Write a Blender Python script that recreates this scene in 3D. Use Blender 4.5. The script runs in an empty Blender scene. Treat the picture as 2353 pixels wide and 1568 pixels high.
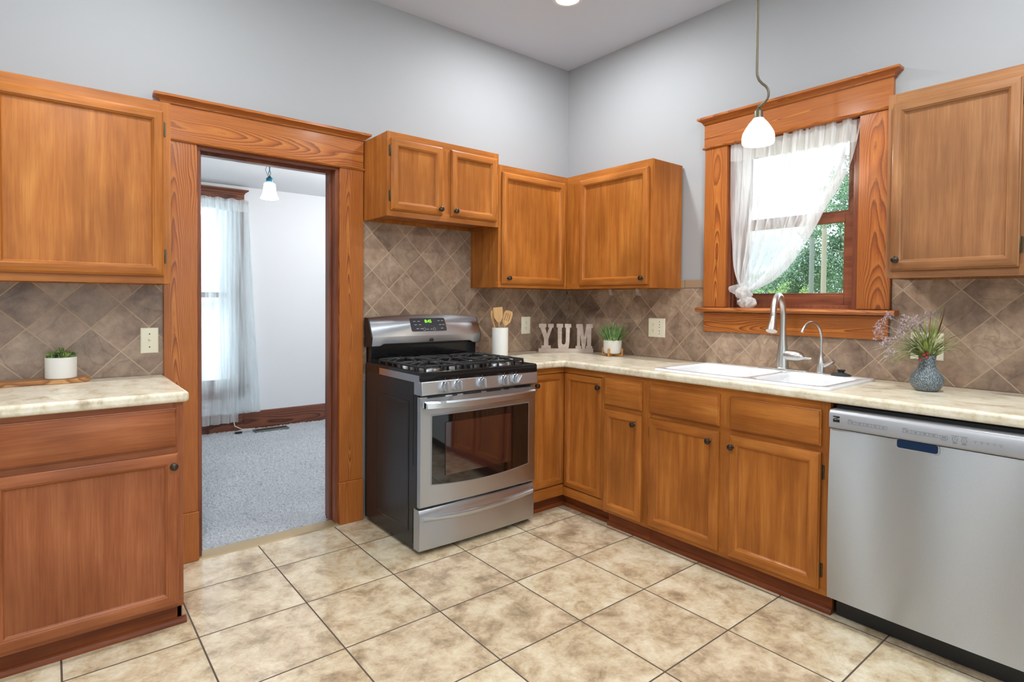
import bpy, bmesh, math, random
from mathutils import Vector, Matrix, noise
random.seed(7)
C = bpy.context.scene.collection
S = bpy.context.scene
PI = math.pi
V = Vector

# ------------------------------------------------------------------ camera
cam_d = bpy.data.cameras.new('camera')
cam = bpy.data.objects.new('camera', cam_d); C.objects.link(cam)
F_PX = 1315.2
cam_d.sensor_fit = 'HORIZONTAL'; cam_d.sensor_width = 36.0
cam_d.lens = F_PX / 2353 * 36.0
cam_d.shift_x = 0.0
cam_d.shift_y = -(784.0 - 720.5) / 2353
cam_d.clip_start = 0.02; cam_d.clip_end = 300
_y, _p, _r = math.radians(50.9527), math.radians(-1.2173), math.radians(0.4699)
fw = V((math.cos(_y)*math.cos(_p), math.sin(_y)*math.cos(_p), math.sin(_p)))
rt = V((math.sin(_y), -math.cos(_y), 0)); up = rt.cross(fw)
rt2 = rt*math.cos(_r) + up*math.sin(_r); up2 = -rt*math.sin(_r) + up*math.cos(_r)
M = Matrix((rt2, up2, -fw)).transposed().to_4x4()
M.translation = V((-3.051, -3.1097, 1.2684))
cam.matrix_world = M
S.camera = cam

# ------------------------------------------------------------------ exposure
S.view_settings.view_transform = 'Standard'
S.view_settings.look = 'None'
S.view_settings.gamma = 1.0
S.view_settings.use_curve_mapping = False
S.view_settings.exposure = 0.18

# ------------------------------------------------------------------ world (bright hazy sky with soft clouds)
SKY_STRENGTH = 2.6
world = bpy.data.worlds.new('sky'); S.world = world; world.use_nodes = True
nt = world.node_tree; nt.nodes.clear()
def wn(t, **k):
    n = nt.nodes.new(t)
    for a, b in k.items(): setattr(n, a, b)
    return n
tc = wn('ShaderNodeTexCoord'); mp = wn('ShaderNodeMapping'); mp.inputs['Scale'].default_value = (1, 1, 2.6)
nz = wn('ShaderNodeTexNoise'); nz.inputs['Scale'].default_value = 3.4; nz.inputs['Detail'].default_value = 6; nz.inputs['Roughness'].default_value = .55
cr = wn('ShaderNodeValToRGB')
cr.color_ramp.elements[0].position = .38; cr.color_ramp.elements[0].color = (.31, .38, .42, 1)
cr.color_ramp.elements[1].position = .60; cr.color_ramp.elements[1].color = (1.15, 1.2, 1.25, 1)
bg = wn('ShaderNodeBackground'); bg.inputs['Strength'].default_value = SKY_STRENGTH
wo = wn('ShaderNodeOutputWorld')
L = nt.links.new
L(tc.outputs['Generated'], mp.inputs[0]); L(mp.outputs[0], nz.inputs['Vector']); L(nz.outputs['Fac'], cr.inputs[0])
L(cr.outputs[0], bg.inputs[0]); L(bg.outputs[0], wo.inputs[0])

# light levels of the lamps and added fill lamps in the rooms (watts)
CAN_W = 20.0
FILL_DOME_W = 40.0
PENDANT_W = 5.0
NEXT_W = 42.0
WIN_PORTALS = [  # (centre, size_x, size_y, direction the daylight travels)
    ((0.20, -1.665, 1.72), .68, .92, (-1, 0, 0)),
    ((-2.2, 3.02, 1.3), 1.1, 1.8, (0, -1, 0)),
    ((-5.40, -1.54, 1.35), .4, 2.2, (1, 0, 0)),
    ((-5.40, -.54, 1.35), .24, 2.2, (1, 0, 0)),
    ((-2.7, -5.20, 1.26), 3.0, 2.28, (0, 1, 0)),
]
for c, sx, sy, d in WIN_PORTALS:
    ld = bpy.data.lights.new('daylight_portal', 'AREA'); ld.shape = 'RECTANGLE'; ld.size = sx; ld.size_y = sy
    ld.cycles.is_portal = True
    lo = bpy.data.objects.new('daylight_portal', ld); C.objects.link(lo)
    lo.location = c; lo.rotation_euler = V(d).to_track_quat('-Z', 'Z').to_euler()
def lamp(name, kind, loc, w, col, rad=.05, parent=None, spot=None):
    ld = bpy.data.lights.new(name, kind); ld.energy = w; ld.color = col
    if kind == 'AREA': ld.shape = 'DISK'; ld.size = rad*2
    else: ld.shadow_soft_size = rad
    if kind == 'SPOT': ld.spot_size = spot; ld.spot_blend = .6
    lo = bpy.data.objects.new(name, ld); C.objects.link(lo); lo.location = loc
    return lo

# ------------------------------------------------------------------ materials
def mat(name, col=(.8, .8, .8), rough=.5, metal=0., spec=.5, **kw):
    m = bpy.data.materials.new(name); m.use_nodes = True
    b = m.node_tree.nodes['Principled BSDF']
    b.inputs['Base Color'].default_value = (*col, 1); b.inputs['Roughness'].default_value = rough
    b.inputs['Metallic'].default_value = metal; b.inputs['Specular IOR Level'].default_value = spec
    for k, v in kw.items(): b.inputs[k.replace('_', ' ')].default_value = v
    return m
def srgb(r, g, b):
    f = lambda c: (c/255/12.92 if c/255 <= .04045 else ((c/255+.055)/1.055)**2.4)
    return (f(r), f(g), f(b))
class NT:
    def __init__(s, m): s.t = m.node_tree; s.b = s.t.nodes['Principled BSDF']
    def n(s, t, **k):
        n = s.t.nodes.new(t)
        for a, b in k.items():
            if a.startswith('i_'):
                key = a[2:].replace('_', ' '); n.inputs[key].default_value = b
            else: setattr(n, a, b)
        return n
    def l(s, a, b): s.t.links.new(a, b)
    def ramp(s, fac, stops):
        r = s.n('ShaderNodeValToRGB'); e = r.color_ramp.elements
        while len(e) < len(stops): e.new(.5)
        for i, (p, c) in enumerate(stops): e[i].position = p; e[i].color = (*c, 1)
        s.l(fac, r.inputs[0]); return r.outputs[0]
    def mix(s, fac, a, b, mode='MIX'):
        m = s.n('ShaderNodeMix', data_type='RGBA', blend_type=mode)
        for i, x in ((0, fac), (6, a), (7, b)):
            if isinstance(x, (int, float)): m.inputs[i].default_value = x
            elif isinstance(x, tuple): m.inputs[i].default_value = (*x, 1)
            else: s.l(x, m.inputs[i])
        return m.outputs[2]
    def bump(s, h, strength=.2, dist=.002):
        b = s.n('ShaderNodeBump', i_Strength=strength, i_Distance=dist); s.l(h, b.inputs['Height']); s.l(b.outputs[0], s.b.inputs['Normal'])
    def noise(s, vec, scale, detail=4, rough=.5, dist=0):
        n = s.n('ShaderNodeTexNoise', i_Scale=scale, i_Detail=detail, i_Roughness=rough, i_Distortion=dist)
        if vec is not None: s.l(vec, n.inputs['Vector'])
        return n.outputs['Fac']
    def objco(s, scale=(1, 1, 1), rnd=True, rot=(0, 0, 0), loc=(0, 0, 0)):
        t = s.n('ShaderNodeTexCoord'); out = t.outputs['Object']
        if rnd:
            oi = s.n('ShaderNodeObjectInfo'); m = s.n('ShaderNodeVectorMath', operation='SCALE'); m.inputs[0].default_value = (3.1, 5.7, 4.3)
            s.l(oi.outputs['Random'], m.inputs['Scale']); a = s.n('ShaderNodeVectorMath', operation='ADD'); s.l(out, a.inputs[0]); s.l(m.outputs[0], a.inputs[1]); out = a.outputs[0]
        mp = s.n('ShaderNodeMapping'); mp.inputs['Scale'].default_value = scale; mp.inputs['Rotation'].default_value = rot; mp.inputs['Location'].default_value = loc
        s.l(out, mp.inputs[0]); return mp.outputs[0]
    def worldco(s, scale=(1, 1, 1), rot=(0, 0, 0), loc=(0, 0, 0)):
        g = s.n('ShaderNodeNewGeometry')
        mp = s.n('ShaderNodeMapping'); mp.inputs['Scale'].default_value = scale; mp.inputs['Rotation'].default_value = rot; mp.inputs['Location'].default_value = loc
        s.l(g.outputs['Position'], mp.inputs[0]); return mp.outputs[0]

AX = {'x': 0, 'y': 1, 'z': 2}
def cabinet_wood(name, axis, c1, c2, c3, rough=.42):
    m = mat(name, rough=rough, spec=.2); t = NT(m)
    sc = [11.]*3; sc[AX[axis]] = .9
    co = t.objco(tuple(sc)); n1 = t.noise(co, 2.2, 7, .62, .3)
    co2 = t.objco((2.2, 2.2, 1.6)); n2 = t.noise(co2, 1.6, 3, .5)
    sc3 = [110.]*3; sc3[AX[axis]] = 3.
    n3 = t.noise(t.objco(tuple(sc3)), 2., 2, .5)
    col = t.ramp(n1, [(.3, c1), (.52, c2), (.74, c3)])
    col = t.mix(t.ramp(n2, [(.38, (0, 0, 0)), (.66, (.55, .55, .55))]), col, tuple(.72*c for c in c1))
    col = t.mix(.16, col, t.ramp(n3, [(.35, (.25, .12, .05)), (.65, (.95, .8, .6))]), 'SOFT_LIGHT')
    t.l(col, t.b.inputs['Base Color']); t.bump(n3, .06, .001)
    t.b.inputs['Coat Weight'].default_value = .09; t.b.inputs['Coat Roughness'].default_value = .22
    return m
W1, W2, W3 = srgb(148, 85, 32), srgb(176, 107, 45), srgb(195, 129, 62)
cab = {a: cabinet_wood('cabinet_wood_'+a, a, W1, W2, W3) for a in 'xyz'}
R1, R2, R3 = srgb(144, 86, 48), srgb(168, 106, 64), srgb(184, 124, 80)
cabr = {a: cabinet_wood('cabinet_wood_lit_red_'+a, a, srgb(136, 75, 42), srgb(158, 94, 58), srgb(174, 111, 73)) for a in 'xyz'}  # same cabinet wood, reddish light on the left base painted into the colour
cabp = {a: cabinet_wood('cabinet_wood_lit_pale_'+a, a, srgb(136, 92, 58), srgb(158, 110, 72), srgb(174, 127, 86)) for a in 'xyz'}  # same cabinet wood, cool light on the right wall cabinet painted in
def pine(name, long, thick, light, mid, dark, freq=58., tilt=.035):
    m = mat(name, rough=.36, spec=.3); t = NT(m)
    tcn = t.n('ShaderNodeTexCoord'); oi = t.n('ShaderNodeObjectInfo')
    off = [0., 0., 0.]; ac = ({0, 1, 2} - {AX[long], AX[thick]}).pop()
    off[ac] = .03; off[AX[long]] = 2.5
    sc = t.n('ShaderNodeVectorMath', operation='SCALE'); sc.inputs[0].default_value = off; t.l(oi.outputs['Random'], sc.inputs['Scale'])
    ad = t.n('ShaderNodeVectorMath', operation='ADD'); t.l(tcn.outputs['Object'], ad.inputs[0]); t.l(sc.outputs[0], ad.inputs[1])
    # low-frequency wander of the pith, stretched along the board
    s1 = [4.5]*3; s1[AX[long]] = .9
    mp = t.n('ShaderNodeMapping'); mp.inputs['Scale'].default_value = s1; t.l(ad.outputs[0], mp.inputs[0])
    nn = t.n('ShaderNodeTexNoise', i_Scale=1.6, i_Detail=2., i_Roughness=.45); t.l(mp.outputs[0], nn.inputs['Vector'])
    sb = t.n('ShaderNodeVectorMath', operation='SUBTRACT'); t.l(nn.outputs['Color'], sb.inputs[0]); sb.inputs[1].default_value = (.5, .5, .5)
    sm = t.n('ShaderNodeVectorMath', operation='SCALE'); t.l(sb.outputs[0], sm.inputs[0]); sm.inputs['Scale'].default_value = .075
    a2 = t.n('ShaderNodeVectorMath', operation='ADD'); t.l(ad.outputs[0], a2.inputs[0]); t.l(sm.outputs[0], a2.inputs[1])
    mp2 = t.n('ShaderNodeMapping'); loc = [0, 0, 0]; loc[AX[thick]] = .03; mp2.inputs['Location'].default_value = loc
    rot = [0, 0, 0]; rot[ac] = tilt; mp2.inputs['Rotation'].default_value = rot; t.l(a2.outputs[0], mp2.inputs[0])
    wv = t.n('ShaderNodeTexWave', wave_type='RINGS', rings_direction=long.upper(), wave_profile='SAW')
    wv.inputs['Scale'].default_value = freq; wv.inputs['Distortion'].default_value = .6; wv.inputs['Detail'].default_value = 2.; wv.inputs['Detail Scale'].default_value = 1.5
    t.l(mp2.outputs[0], wv.inputs['Vector'])
    s3 = [160.]*3; s3[AX[long]] = 4.
    mp3 = t.n('ShaderNodeMapping'); mp3.inputs['Scale'].default_value = s3; t.l(ad.outputs[0], mp3.inputs[0])
    fine = t.noise(mp3.outputs[0], 1.5, 3, .55)
    col = t.ramp(wv.outputs['Fac'], [(0., light), (.5, mid), (.84, dark), (1., light)])
    big = t.noise(t.objco((1.5, 1.5, 1.5)), 1.2, 2)
    col = t.mix(t.ramp(big, [(.4, (0, 0, 0)), (.7, (.45, .45, .45))]), col, mid)
    col = t.mix(.3, col, t.ramp(fine, [(.3, (.3, .18, .1)), (.7, (.95, .85, .7))]), 'SOFT_LIGHT')
    t.l(col, t.b.inputs['Base Color']); t.bump(fine, .05, .001)
    t.b.inputs['Coat Weight'].default_value = .15; t.b.inputs['Coat Roughness'].default_value = .15
    return m
PL, PM, PD = srgb(184, 116, 54), srgb(166, 94, 40), srgb(118, 62, 28)
pineLx, pineLz = pine('pine_x', 'x', 'y', PL, PM, PD), pine('pine_z_doorway', 'z', 'y', PL, PM, PD)
pineRy, pineRz = pine('pine_y', 'y', 'x', PL, PM, PD), pine('pine_z_window', 'z', 'x', PL, PM, PD)
KL, KM, KD = srgb(122, 76, 56), srgb(104, 60, 44), srgb(60, 32, 26)
darkx, darkz = pine('dark_wood_x', 'x', 'y', KL, KM, KD, 22), pine('dark_wood_z', 'z', 'y', KL, KM, KD, 22)
JL, JM, JD = srgb(150, 94, 66), srgb(136, 80, 56), srgb(100, 56, 40)
jamby, jambz, jambx = [cabinet_wood('jamb_wood_'+a, a, JD, JM, JL, .3) for a in 'yzx']

def tile_mat(name, rot, loc, size, mortar, cols, grout, rough, blotch, spec=.5, bumpd=.0015, vein=None):
    m = mat(name, rough=rough, spec=spec); t = NT(m)
    co = t.worldco(rot=rot, loc=loc)
    br = t.n('ShaderNodeTexBrick', offset=0., squash=1., offset_frequency=1, squash_frequency=1)
    br.inputs['Scale'].default_value = 1.; br.inputs['Brick Width'].default_value = size; br.inputs['Row Height'].default_value = size
    br.inputs['Mortar Size'].default_value = mortar; br.inputs['Mortar Smooth'].default_value = .15; br.inputs['Bias'].default_value = 0
    br.inputs['Color1'].default_value = (0, 0, 0, 1); br.inputs['Color2'].default_value = (1, 1, 1, 1); br.inputs['Mortar'].default_value = (.5, .5, .5, 1)
    t.l(co, br.inputs['Vector'])
    # shift the mottling from tile to tile
    sc = t.n('ShaderNodeVectorMath', operation='SCALE'); sc.inputs['Scale'].default_value = 9.; t.l(br.outputs['Color'], sc.inputs[0])
    g = t.n('ShaderNodeNewGeometry'); ad = t.n('ShaderNodeVectorMath', operation='ADD'); t.l(g.outputs['Position'], ad.inputs[0]); t.l(sc.outputs[0], ad.inputs[1])
    n1 = t.noise(ad.outputs[0], blotch, 8, .62, .4); n2 = t.noise(ad.outputs[0], blotch*5, 6, .7, .6)
    col = t.ramp(n1, [(.3, cols[0]), (.45, cols[1]), (.6, cols[2]), (.75, cols[3])])
    col = t.mix(.45, col, t.ramp(n2, [(.35, (.3, .3, .3)), (.65, (.7, .7, .7))]), 'OVERLAY')
    col = t.mix(.38, col, t.ramp(br.outputs['Color'], [(0., (.33, .33, .34)), (1., (.68, .66, .64))]), 'OVERLAY')
    if vein:
        n4 = t.noise(ad.outputs[0], vein, 3, .5, 1.2)
        col = t.mix(t.ramp(n4, [(.485, (0, 0, 0)), (.5, (.28, .28, .28)), (.515, (0, 0, 0))]), col, tuple(.35*c for c in cols[0]))
    col = t.mix(br.outputs['Fac'], col, grout)
    t.l(col, t.b.inputs['Base Color'])
    rr = t.ramp(br.outputs['Fac'], [(0., (rough,)*3), (1., (.8,)*3)]); t.l(rr, t.b.inputs['Roughness'])
    inv = t.n('ShaderNodeMath', operation='SUBTRACT'); inv.inputs[0].default_value = 1.; t.l(br.outputs['Fac'], inv.inputs[1])
    mx = t.n('ShaderNodeMath', operation='MULTIPLY_ADD'); t.l(n2, mx.inputs[0]); mx.inputs[1].default_value = .12; t.l(inv.outputs[0], mx.inputs[2])
    t.bump(mx.outputs[0], .5, bumpd)
    return m
TS = .4023
floor_m = tile_mat('floor_tile', (0, 0, 0), (2.2189+TS*20, .3323+TS*20, 0), TS, .0032,
    [srgb(150, 128, 102), srgb(196, 174, 142), srgb(220, 203, 174), srgb(230, 216, 190)], srgb(84, 70, 58), .20, 7.5, .6, .0012)
DG = .2165
bs_cols = [srgb(112, 90, 76), srgb(146, 122, 103), srgb(164, 141, 120), srgb(186, 163, 138)]
bsg = srgb(190, 164, 138)
def bs_mat(name, axis, a0, z0):
    # 45 degree lattice with a vertex at (a0, z0)
    m = tile_mat(name, (0, 0, 0), (0, 0, 0), DG/math.sqrt(2), .0022, bs_cols, bsg, .36, 5., .45, .0008, 2.4)
    t = NT(m); br = [n for n in t.t.nodes if n.type == 'TEX_BRICK'][0]
    g = t.n('ShaderNodeNewGeometry'); sp = t.n('ShaderNodeSeparateXYZ'); t.l(g.outputs['Position'], sp.inputs[0])
    sa = sp.outputs['X'] if axis == 'x' else sp.outputs['Y']; sz = sp.outputs['Z']
    cb = t.n('ShaderNodeCombineXYZ')
    k = 1/math.sqrt(2)
    for idx, sgn in ((0, 1), (1, -1)):
        m1 = t.n('ShaderNodeMath', operation='MULTIPLY_ADD'); t.l(sa, m1.inputs[0]); m1.inputs[1].default_value = k; m1.inputs[2].default_value = -(a0+sgn*z0)*k + 40*DG*k
        m2 = t.n('ShaderNodeMath', operation='MULTIPLY_ADD'); t.l(sz, m2.inputs[0]); m2.inputs[1].default_value = k*sgn; t.l(m1.outputs[0], m2.inputs[2])
        t.l(m2.outputs[0], cb.inputs[idx])
    for lk in list(t.t.links):
        if lk.to_node == br and lk.to_socket.name == 'Vector': t.t.links.remove(lk)
    t.l(cb.outputs[0], br.inputs['Vector'])
    return m
bs_far = bs_mat('backsplash_left_counter', 'x', -2.689, 1.136)
bs_L = bs_mat('backsplash_behind_range', 'x', -.504, 1.225)
bs_cols = [tuple(c*1.1 for c in k) for k in bs_cols]  # same tile lightened on the window wall, offsetting shade under the cabinets
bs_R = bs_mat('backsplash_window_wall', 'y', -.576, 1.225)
border_m = mat('border_tile', srgb(160, 134, 108), .38)

def mottled(name, stops, scale, rough, detail=8, dist=.6, sc=(1, 1, 1), spec=.5):
    m = mat(name, rough=rough, spec=spec); t = NT(m)
    n1 = t.noise(t.worldco(sc), scale, detail, .65, dist); n2 = t.noise(t.worldco(), scale*7, 5, .6)
    col = t.ramp(n1, stops); col = t.mix(.35, col, t.ramp(n2, [(.38, (.32,)*3), (.6, (.66,)*3)]), 'OVERLAY')
    t.l(col, t.b.inputs['Base Color']); return m
counter_m = mottled('laminate_worktop', [(.32, srgb(184, 166, 138)), (.42, srgb(214, 201, 175)), (.55, srgb(229, 219, 197)), (.72, srgb(238, 231, 214))], 10, .28, sc=(1.6, 1.0, 1))
def paint(name, col, rough=.6):
    m = mat(name, col, rough, spec=.3); t = NT(m); n = t.noise(t.worldco(), 160, 3); t.bump(n, .08, .001); return m
wall_m = paint('wall_paint', srgb(165, 166, 168)); ceil_m = paint('ceiling_paint', srgb(204, 214, 226)); wall2_m = paint('wall_paint_next_room', srgb(222, 223, 226))
ceil2_m = paint('ceiling_paint_next_room', srgb(226, 228, 230))
def brushed(name, col=(.60, .60, .61), rough=.27, axis='x', ani=.6, bmp=.03):
    m = mat(name, col, rough, 1.0); t = NT(m); sc = [260.]*3; sc[AX[axis]] = 2.
    n = t.noise(t.objco(tuple(sc)), 1.5, 3, .6); r = t.n('ShaderNodeMapRange'); r.inputs['To Min'].default_value = rough*.8; r.inputs['To Max'].default_value = rough*1.25
    t.l(n, r.inputs['Value']); t.l(r.outputs[0], t.b.inputs['Roughness']); t.bump(n, bmp, .0004)
    tg = t.n('ShaderNodeTangent', direction_type='RADIAL', axis='Z'); t.l(tg.outputs[0], t.b.inputs['Tangent']); t.b.inputs['Anisotropic'].default_value = ani; t.b.inputs['Anisotropic Rotation'].default_value = .25
    return m
steel_x = brushed('brushed_steel_range', (.60, .63, .67), .36, 'x', .9, .01); steel_y = brushed('brushed_steel_dishwasher', (.49, .515, .545), .29, 'x', 1., 0.)
silver_m = mat('silver_paint', srgb(170, 170, 173), .35, .55)
nickel = mat('brushed_nickel', (.64, .62, .58), .32, 1.0)
black_g = mat('black_enamel', (.008, .008, .009), .14, spec=.35); black_g.node_tree.nodes['Principled BSDF'].inputs['Coat Weight'].default_value = .12
black_side = mat('black_side_enamel', (.018, .018, .019), .26, spec=.4)
iron = mat('cast_iron', (.02, .02, .021), .38, spec=.5)
glass_b = mat('oven_glass', (.006, .005, .005), .03, spec=.8, IOR=1.6)
black_p = mat('black_plastic', (.012, .012, .013), .45)
black_r = mat('grey_rubber', srgb(52, 58, 58), .5)
display_m = mat('display_panel', srgb(58, 58, 62), .2)
alum = mat('burner_alloy', (.5, .5, .5), .35, 1.0)
knob_dark = mat('antique_pewter', srgb(70, 62, 54), .32, .8)
hinge_m = mat('antique_brass', srgb(88, 74, 52), .35, .8)
white_e = mat('white_enamel', srgb(240, 241, 244), .1, spec=.6); white_e.node_tree.nodes['Principled BSDF'].inputs['Coat Weight'].default_value = .5
ivory = mat('ivory_plastic', srgb(238, 231, 206), .35)
slot_m = mat('slot_dark', srgb(60, 52, 42), .6)
white_c = mat('white_ceramic', srgb(232, 228, 220), .45)
soil = mat('soil', srgb(52, 42, 34), .9)
bronze = mat('aged_bronze', srgb(104, 96, 78), .45, .6)
teal_m = mat('blue_patina', srgb(58, 116, 140), .45, .4)
white_tr = mat('white_trim_ring', srgb(225, 225, 225), .4)
pull_blue = mat('pocket_handle_film', srgb(4, 38, 72), .3, spec=.3)
clearp = mat('clear_plastic', (.9, .9, .9), .1, Transmission_Weight=.8)
light_wood = cabinet_wood('beech', 'z', srgb(196, 150, 98), srgb(216, 172, 118), srgb(228, 188, 138), .5)
bamboo = cabinet_wood('bamboo', 'z', srgb(196, 140, 78), srgb(212, 156, 92), srgb(222, 170, 106), .5)
olive = pine('olive_wood_board', 'x', 'z', srgb(206, 158, 108), srgb(182, 128, 78), srgb(134, 82, 42), 20)
wash_wood = cabinet_wood('whitewashed_wood', 'x', srgb(184, 164, 152), srgb(206, 190, 178), srgb(220, 206, 196), .6)
brass_strip = mat('threshold_strip', srgb(168, 146, 112), .4, .4)
grey_metal = mat('register_metal', srgb(116, 116, 110), .45, .5)
def emis(name, col, s):
    m = mat(name, col, .4); b = m.node_tree.nodes['Principled BSDF']; b.inputs['Emission Color'].default_value = (*col, 1); b.inputs['Emission Strength'].default_value = s; return m
glow_warm = emis('lit_milk_glass', (1., .93, .82), 1.5); glow_w = emis('lit_diffuser', (1., .98, .95), 8.); glow_next = emis('lit_frosted_glass', (1., .98, .95), 5.)
green_led = emis('green_digits', srgb(140, 240, 40), 1.6)
print_w = mat('printed_white', srgb(190, 190, 190), .5); print_d = mat('printed_grey', srgb(96, 98, 100), .5); logo_m = mat('logo_black', srgb(26, 26, 28), .4); logo_g = mat('logo_grey', srgb(104, 104, 104), .35, .6)
def leafm(name, a, b, scale=9, rough=.5):
    m = mat(name, rough=rough); t = NT(m); n = t.noise(t.objco(), scale, 3); t.l(t.ramp(n, [(.35, a), (.65, b)]), t.b.inputs['Base Color'])
    t.b.inputs['Subsurface Weight'].default_value = 0.; return m
grass_m = leafm('grass_blade', srgb(70, 122, 66), srgb(158, 186, 118), 30); succ_m = leafm('succulent_leaf', srgb(30, 66, 38), srgb(138, 158, 78), 40)
stem_m = leafm('dried_stem', srgb(92, 118, 52), srgb(172, 186, 104), 25); pale_blade = leafm('variegated_blade', srgb(120, 140, 70), srgb(222, 218, 176), 25)
lilac_m = leafm('dried_lilac_blossom', srgb(158, 136, 140), srgb(208, 192, 196), 60); brown_leaf = leafm('dried_brown_leaf', srgb(96, 48, 34), srgb(150, 98, 58), 30)
berry_m = mat('dried_berry', srgb(150, 56, 40), .35)
tree_m = leafm('tree_leaves', srgb(88, 124, 90), srgb(164, 192, 152), .5, .7); tree_l = leafm('bright_leaves', srgb(140, 176, 100), srgb(206, 222, 156), .8, .7)
bark = mat('bark', srgb(110, 96, 80), .9); pole_m = mat('weathered_pole', srgb(186, 172, 150), .85); pole_g = mat('weathered_pole_grey', srgb(142, 146, 136), .85); ground_m = mottled('lawn', [(.4, srgb(70, 100, 50)), (.6, srgb(110, 136, 76))], 1.5, .9)
ext_m = paint('outside_siding', srgb(200, 200, 196))
def vase_mat():
    m = mat('blue_grey_crackle_glaze', rough=.3); t = NT(m)
    co = t.objco((1, 1, .8), rnd=False)
    vo = t.n('ShaderNodeTexVoronoi', i_Scale=260.); t.l(co, vo.inputs['Vector'])
    n = t.noise(co, 14, 3)
    spot = t.ramp(vo.outputs['Distance'], [(.25, (1, 1, 1)), (.5, (0, 0, 0))])
    base = t.ramp(n, [(.35, srgb(62, 74, 84)), (.65, srgb(92, 106, 114))])
    col = t.mix(spot, base, srgb(168, 172, 168)); t.l(col, t.b.inputs['Base Color']); t.bump(vo.outputs['Distance'], .6, .002); return m
vase_m = vase_mat()
def sheer(name, alpha, col=(.93, .93, .94)):
    m = bpy.data.materials.new(name); m.use_nodes = True; t = m.node_tree; t.nodes.clear()
    o = t.nodes.new('ShaderNodeOutputMaterial'); tr = t.nodes.new('ShaderNodeBsdfTransparent'); df = t.nodes.new('ShaderNodeBsdfDiffuse'); tl = t.nodes.new('ShaderNodeBsdfTranslucent')
    m1 = t.nodes.new('ShaderNodeMixShader'); m2 = t.nodes.new('ShaderNodeMixShader')
    df.inputs[0].default_value = (*col, 1); tl.inputs[0].default_value = (*col, 1); m1.inputs[0].default_value = .55 if 'kitchen' in name else .68; m2.inputs[0].default_value = alpha
    tc = t.nodes.new('ShaderNodeTexCoord'); mp = t.nodes.new('ShaderNodeMapping'); mp.inputs['Scale'].default_value = (1, 20, 1.2) if 'kitchen' in name else (14, 1, .5)
    nz = t.nodes.new('ShaderNodeTexNoise'); nz.inputs['Scale'].default_value = 2.2; mr = t.nodes.new('ShaderNodeMapRange')
    mr.inputs['From Min'].default_value = .35; mr.inputs['From Max'].default_value = .65; mr.inputs['To Min'].default_value = max(.1, alpha-.24); mr.inputs['To Max'].default_value = min(.97, alpha+.26)
    t.links.new(tc.outputs['Object'], mp.inputs[0]); t.links.new(mp.outputs[0], nz.inputs['Vector']); t.links.new(nz.outputs['Fac'], mr.inputs['Value']); t.links.new(mr.outputs[0], m2.inputs[0])
    t.links.new(df.outputs[0], m1.inputs[1]); t.links.new(tl.outputs[0], m1.inputs[2]); t.links.new(tr.outputs[0], m2.inputs[1]); t.links.new(m1.outputs[0], m2.inputs[2]); t.links.new(m2.outputs[0], o.inputs[0])
    return m
sheer_m = sheer('sheer_voile_kitchen', .66); sheer_d = sheer('sheer_voile_doubled_kitchen', .86, (.9, .88, .86)); sheer2 = sheer('sheer_voile_next_room', .62, (.95, .98, .99)); sheer2d = sheer('sheer_voile_back_panel', .74, (.84, .93, .96))
pane_m = bpy.data.materials.new('window_glass'); pane_m.use_nodes = True
_t = pane_m.node_tree; _t.nodes.clear(); _o = _t.nodes.new('ShaderNodeOutputMaterial'); _g = _t.nodes.new('ShaderNodeBsdfGlossy'); _g.inputs['Roughness'].default_value = .02
_tr = _t.nodes.new('ShaderNodeBsdfTransparent'); _tr.inputs[0].default_value = (.93, .98, 1, 1); _fr = _t.nodes.new('ShaderNodeFresnel'); _fr.inputs[0].default_value = 1.3; _mx = _t.nodes.new('ShaderNodeMixShader')
_t.links.new(_fr.outputs[0], _mx.inputs[0]); _t.links.new(_tr.outputs[0], _mx.inputs[1]); _t.links.new(_g.outputs[0], _mx.inputs[2]); _t.links.new(_mx.outputs[0], _o.inputs[0])
def carpet_mat():
    m = mat('carpet_pile', rough=.95, spec=.1); t = NT(m)
    n1 = t.noise(t.worldco(), 90, 4, .7); n2 = t.noise(t.worldco(), 3, 3)
    col = t.ramp(n1, [(.3, srgb(140, 145, 150)), (.5, srgb(198, 202, 207)), (.7, srgb(226, 229, 232))])
    col = t.mix(t.ramp(n2, [(.4, (0,)*3), (.7, (.3,)*3)]), col, srgb(176, 181, 188)); t.l(col, t.b.inputs['Base Color']); t.bump(n1, 1., .012); return m
carpet_m = carpet_mat()

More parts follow.
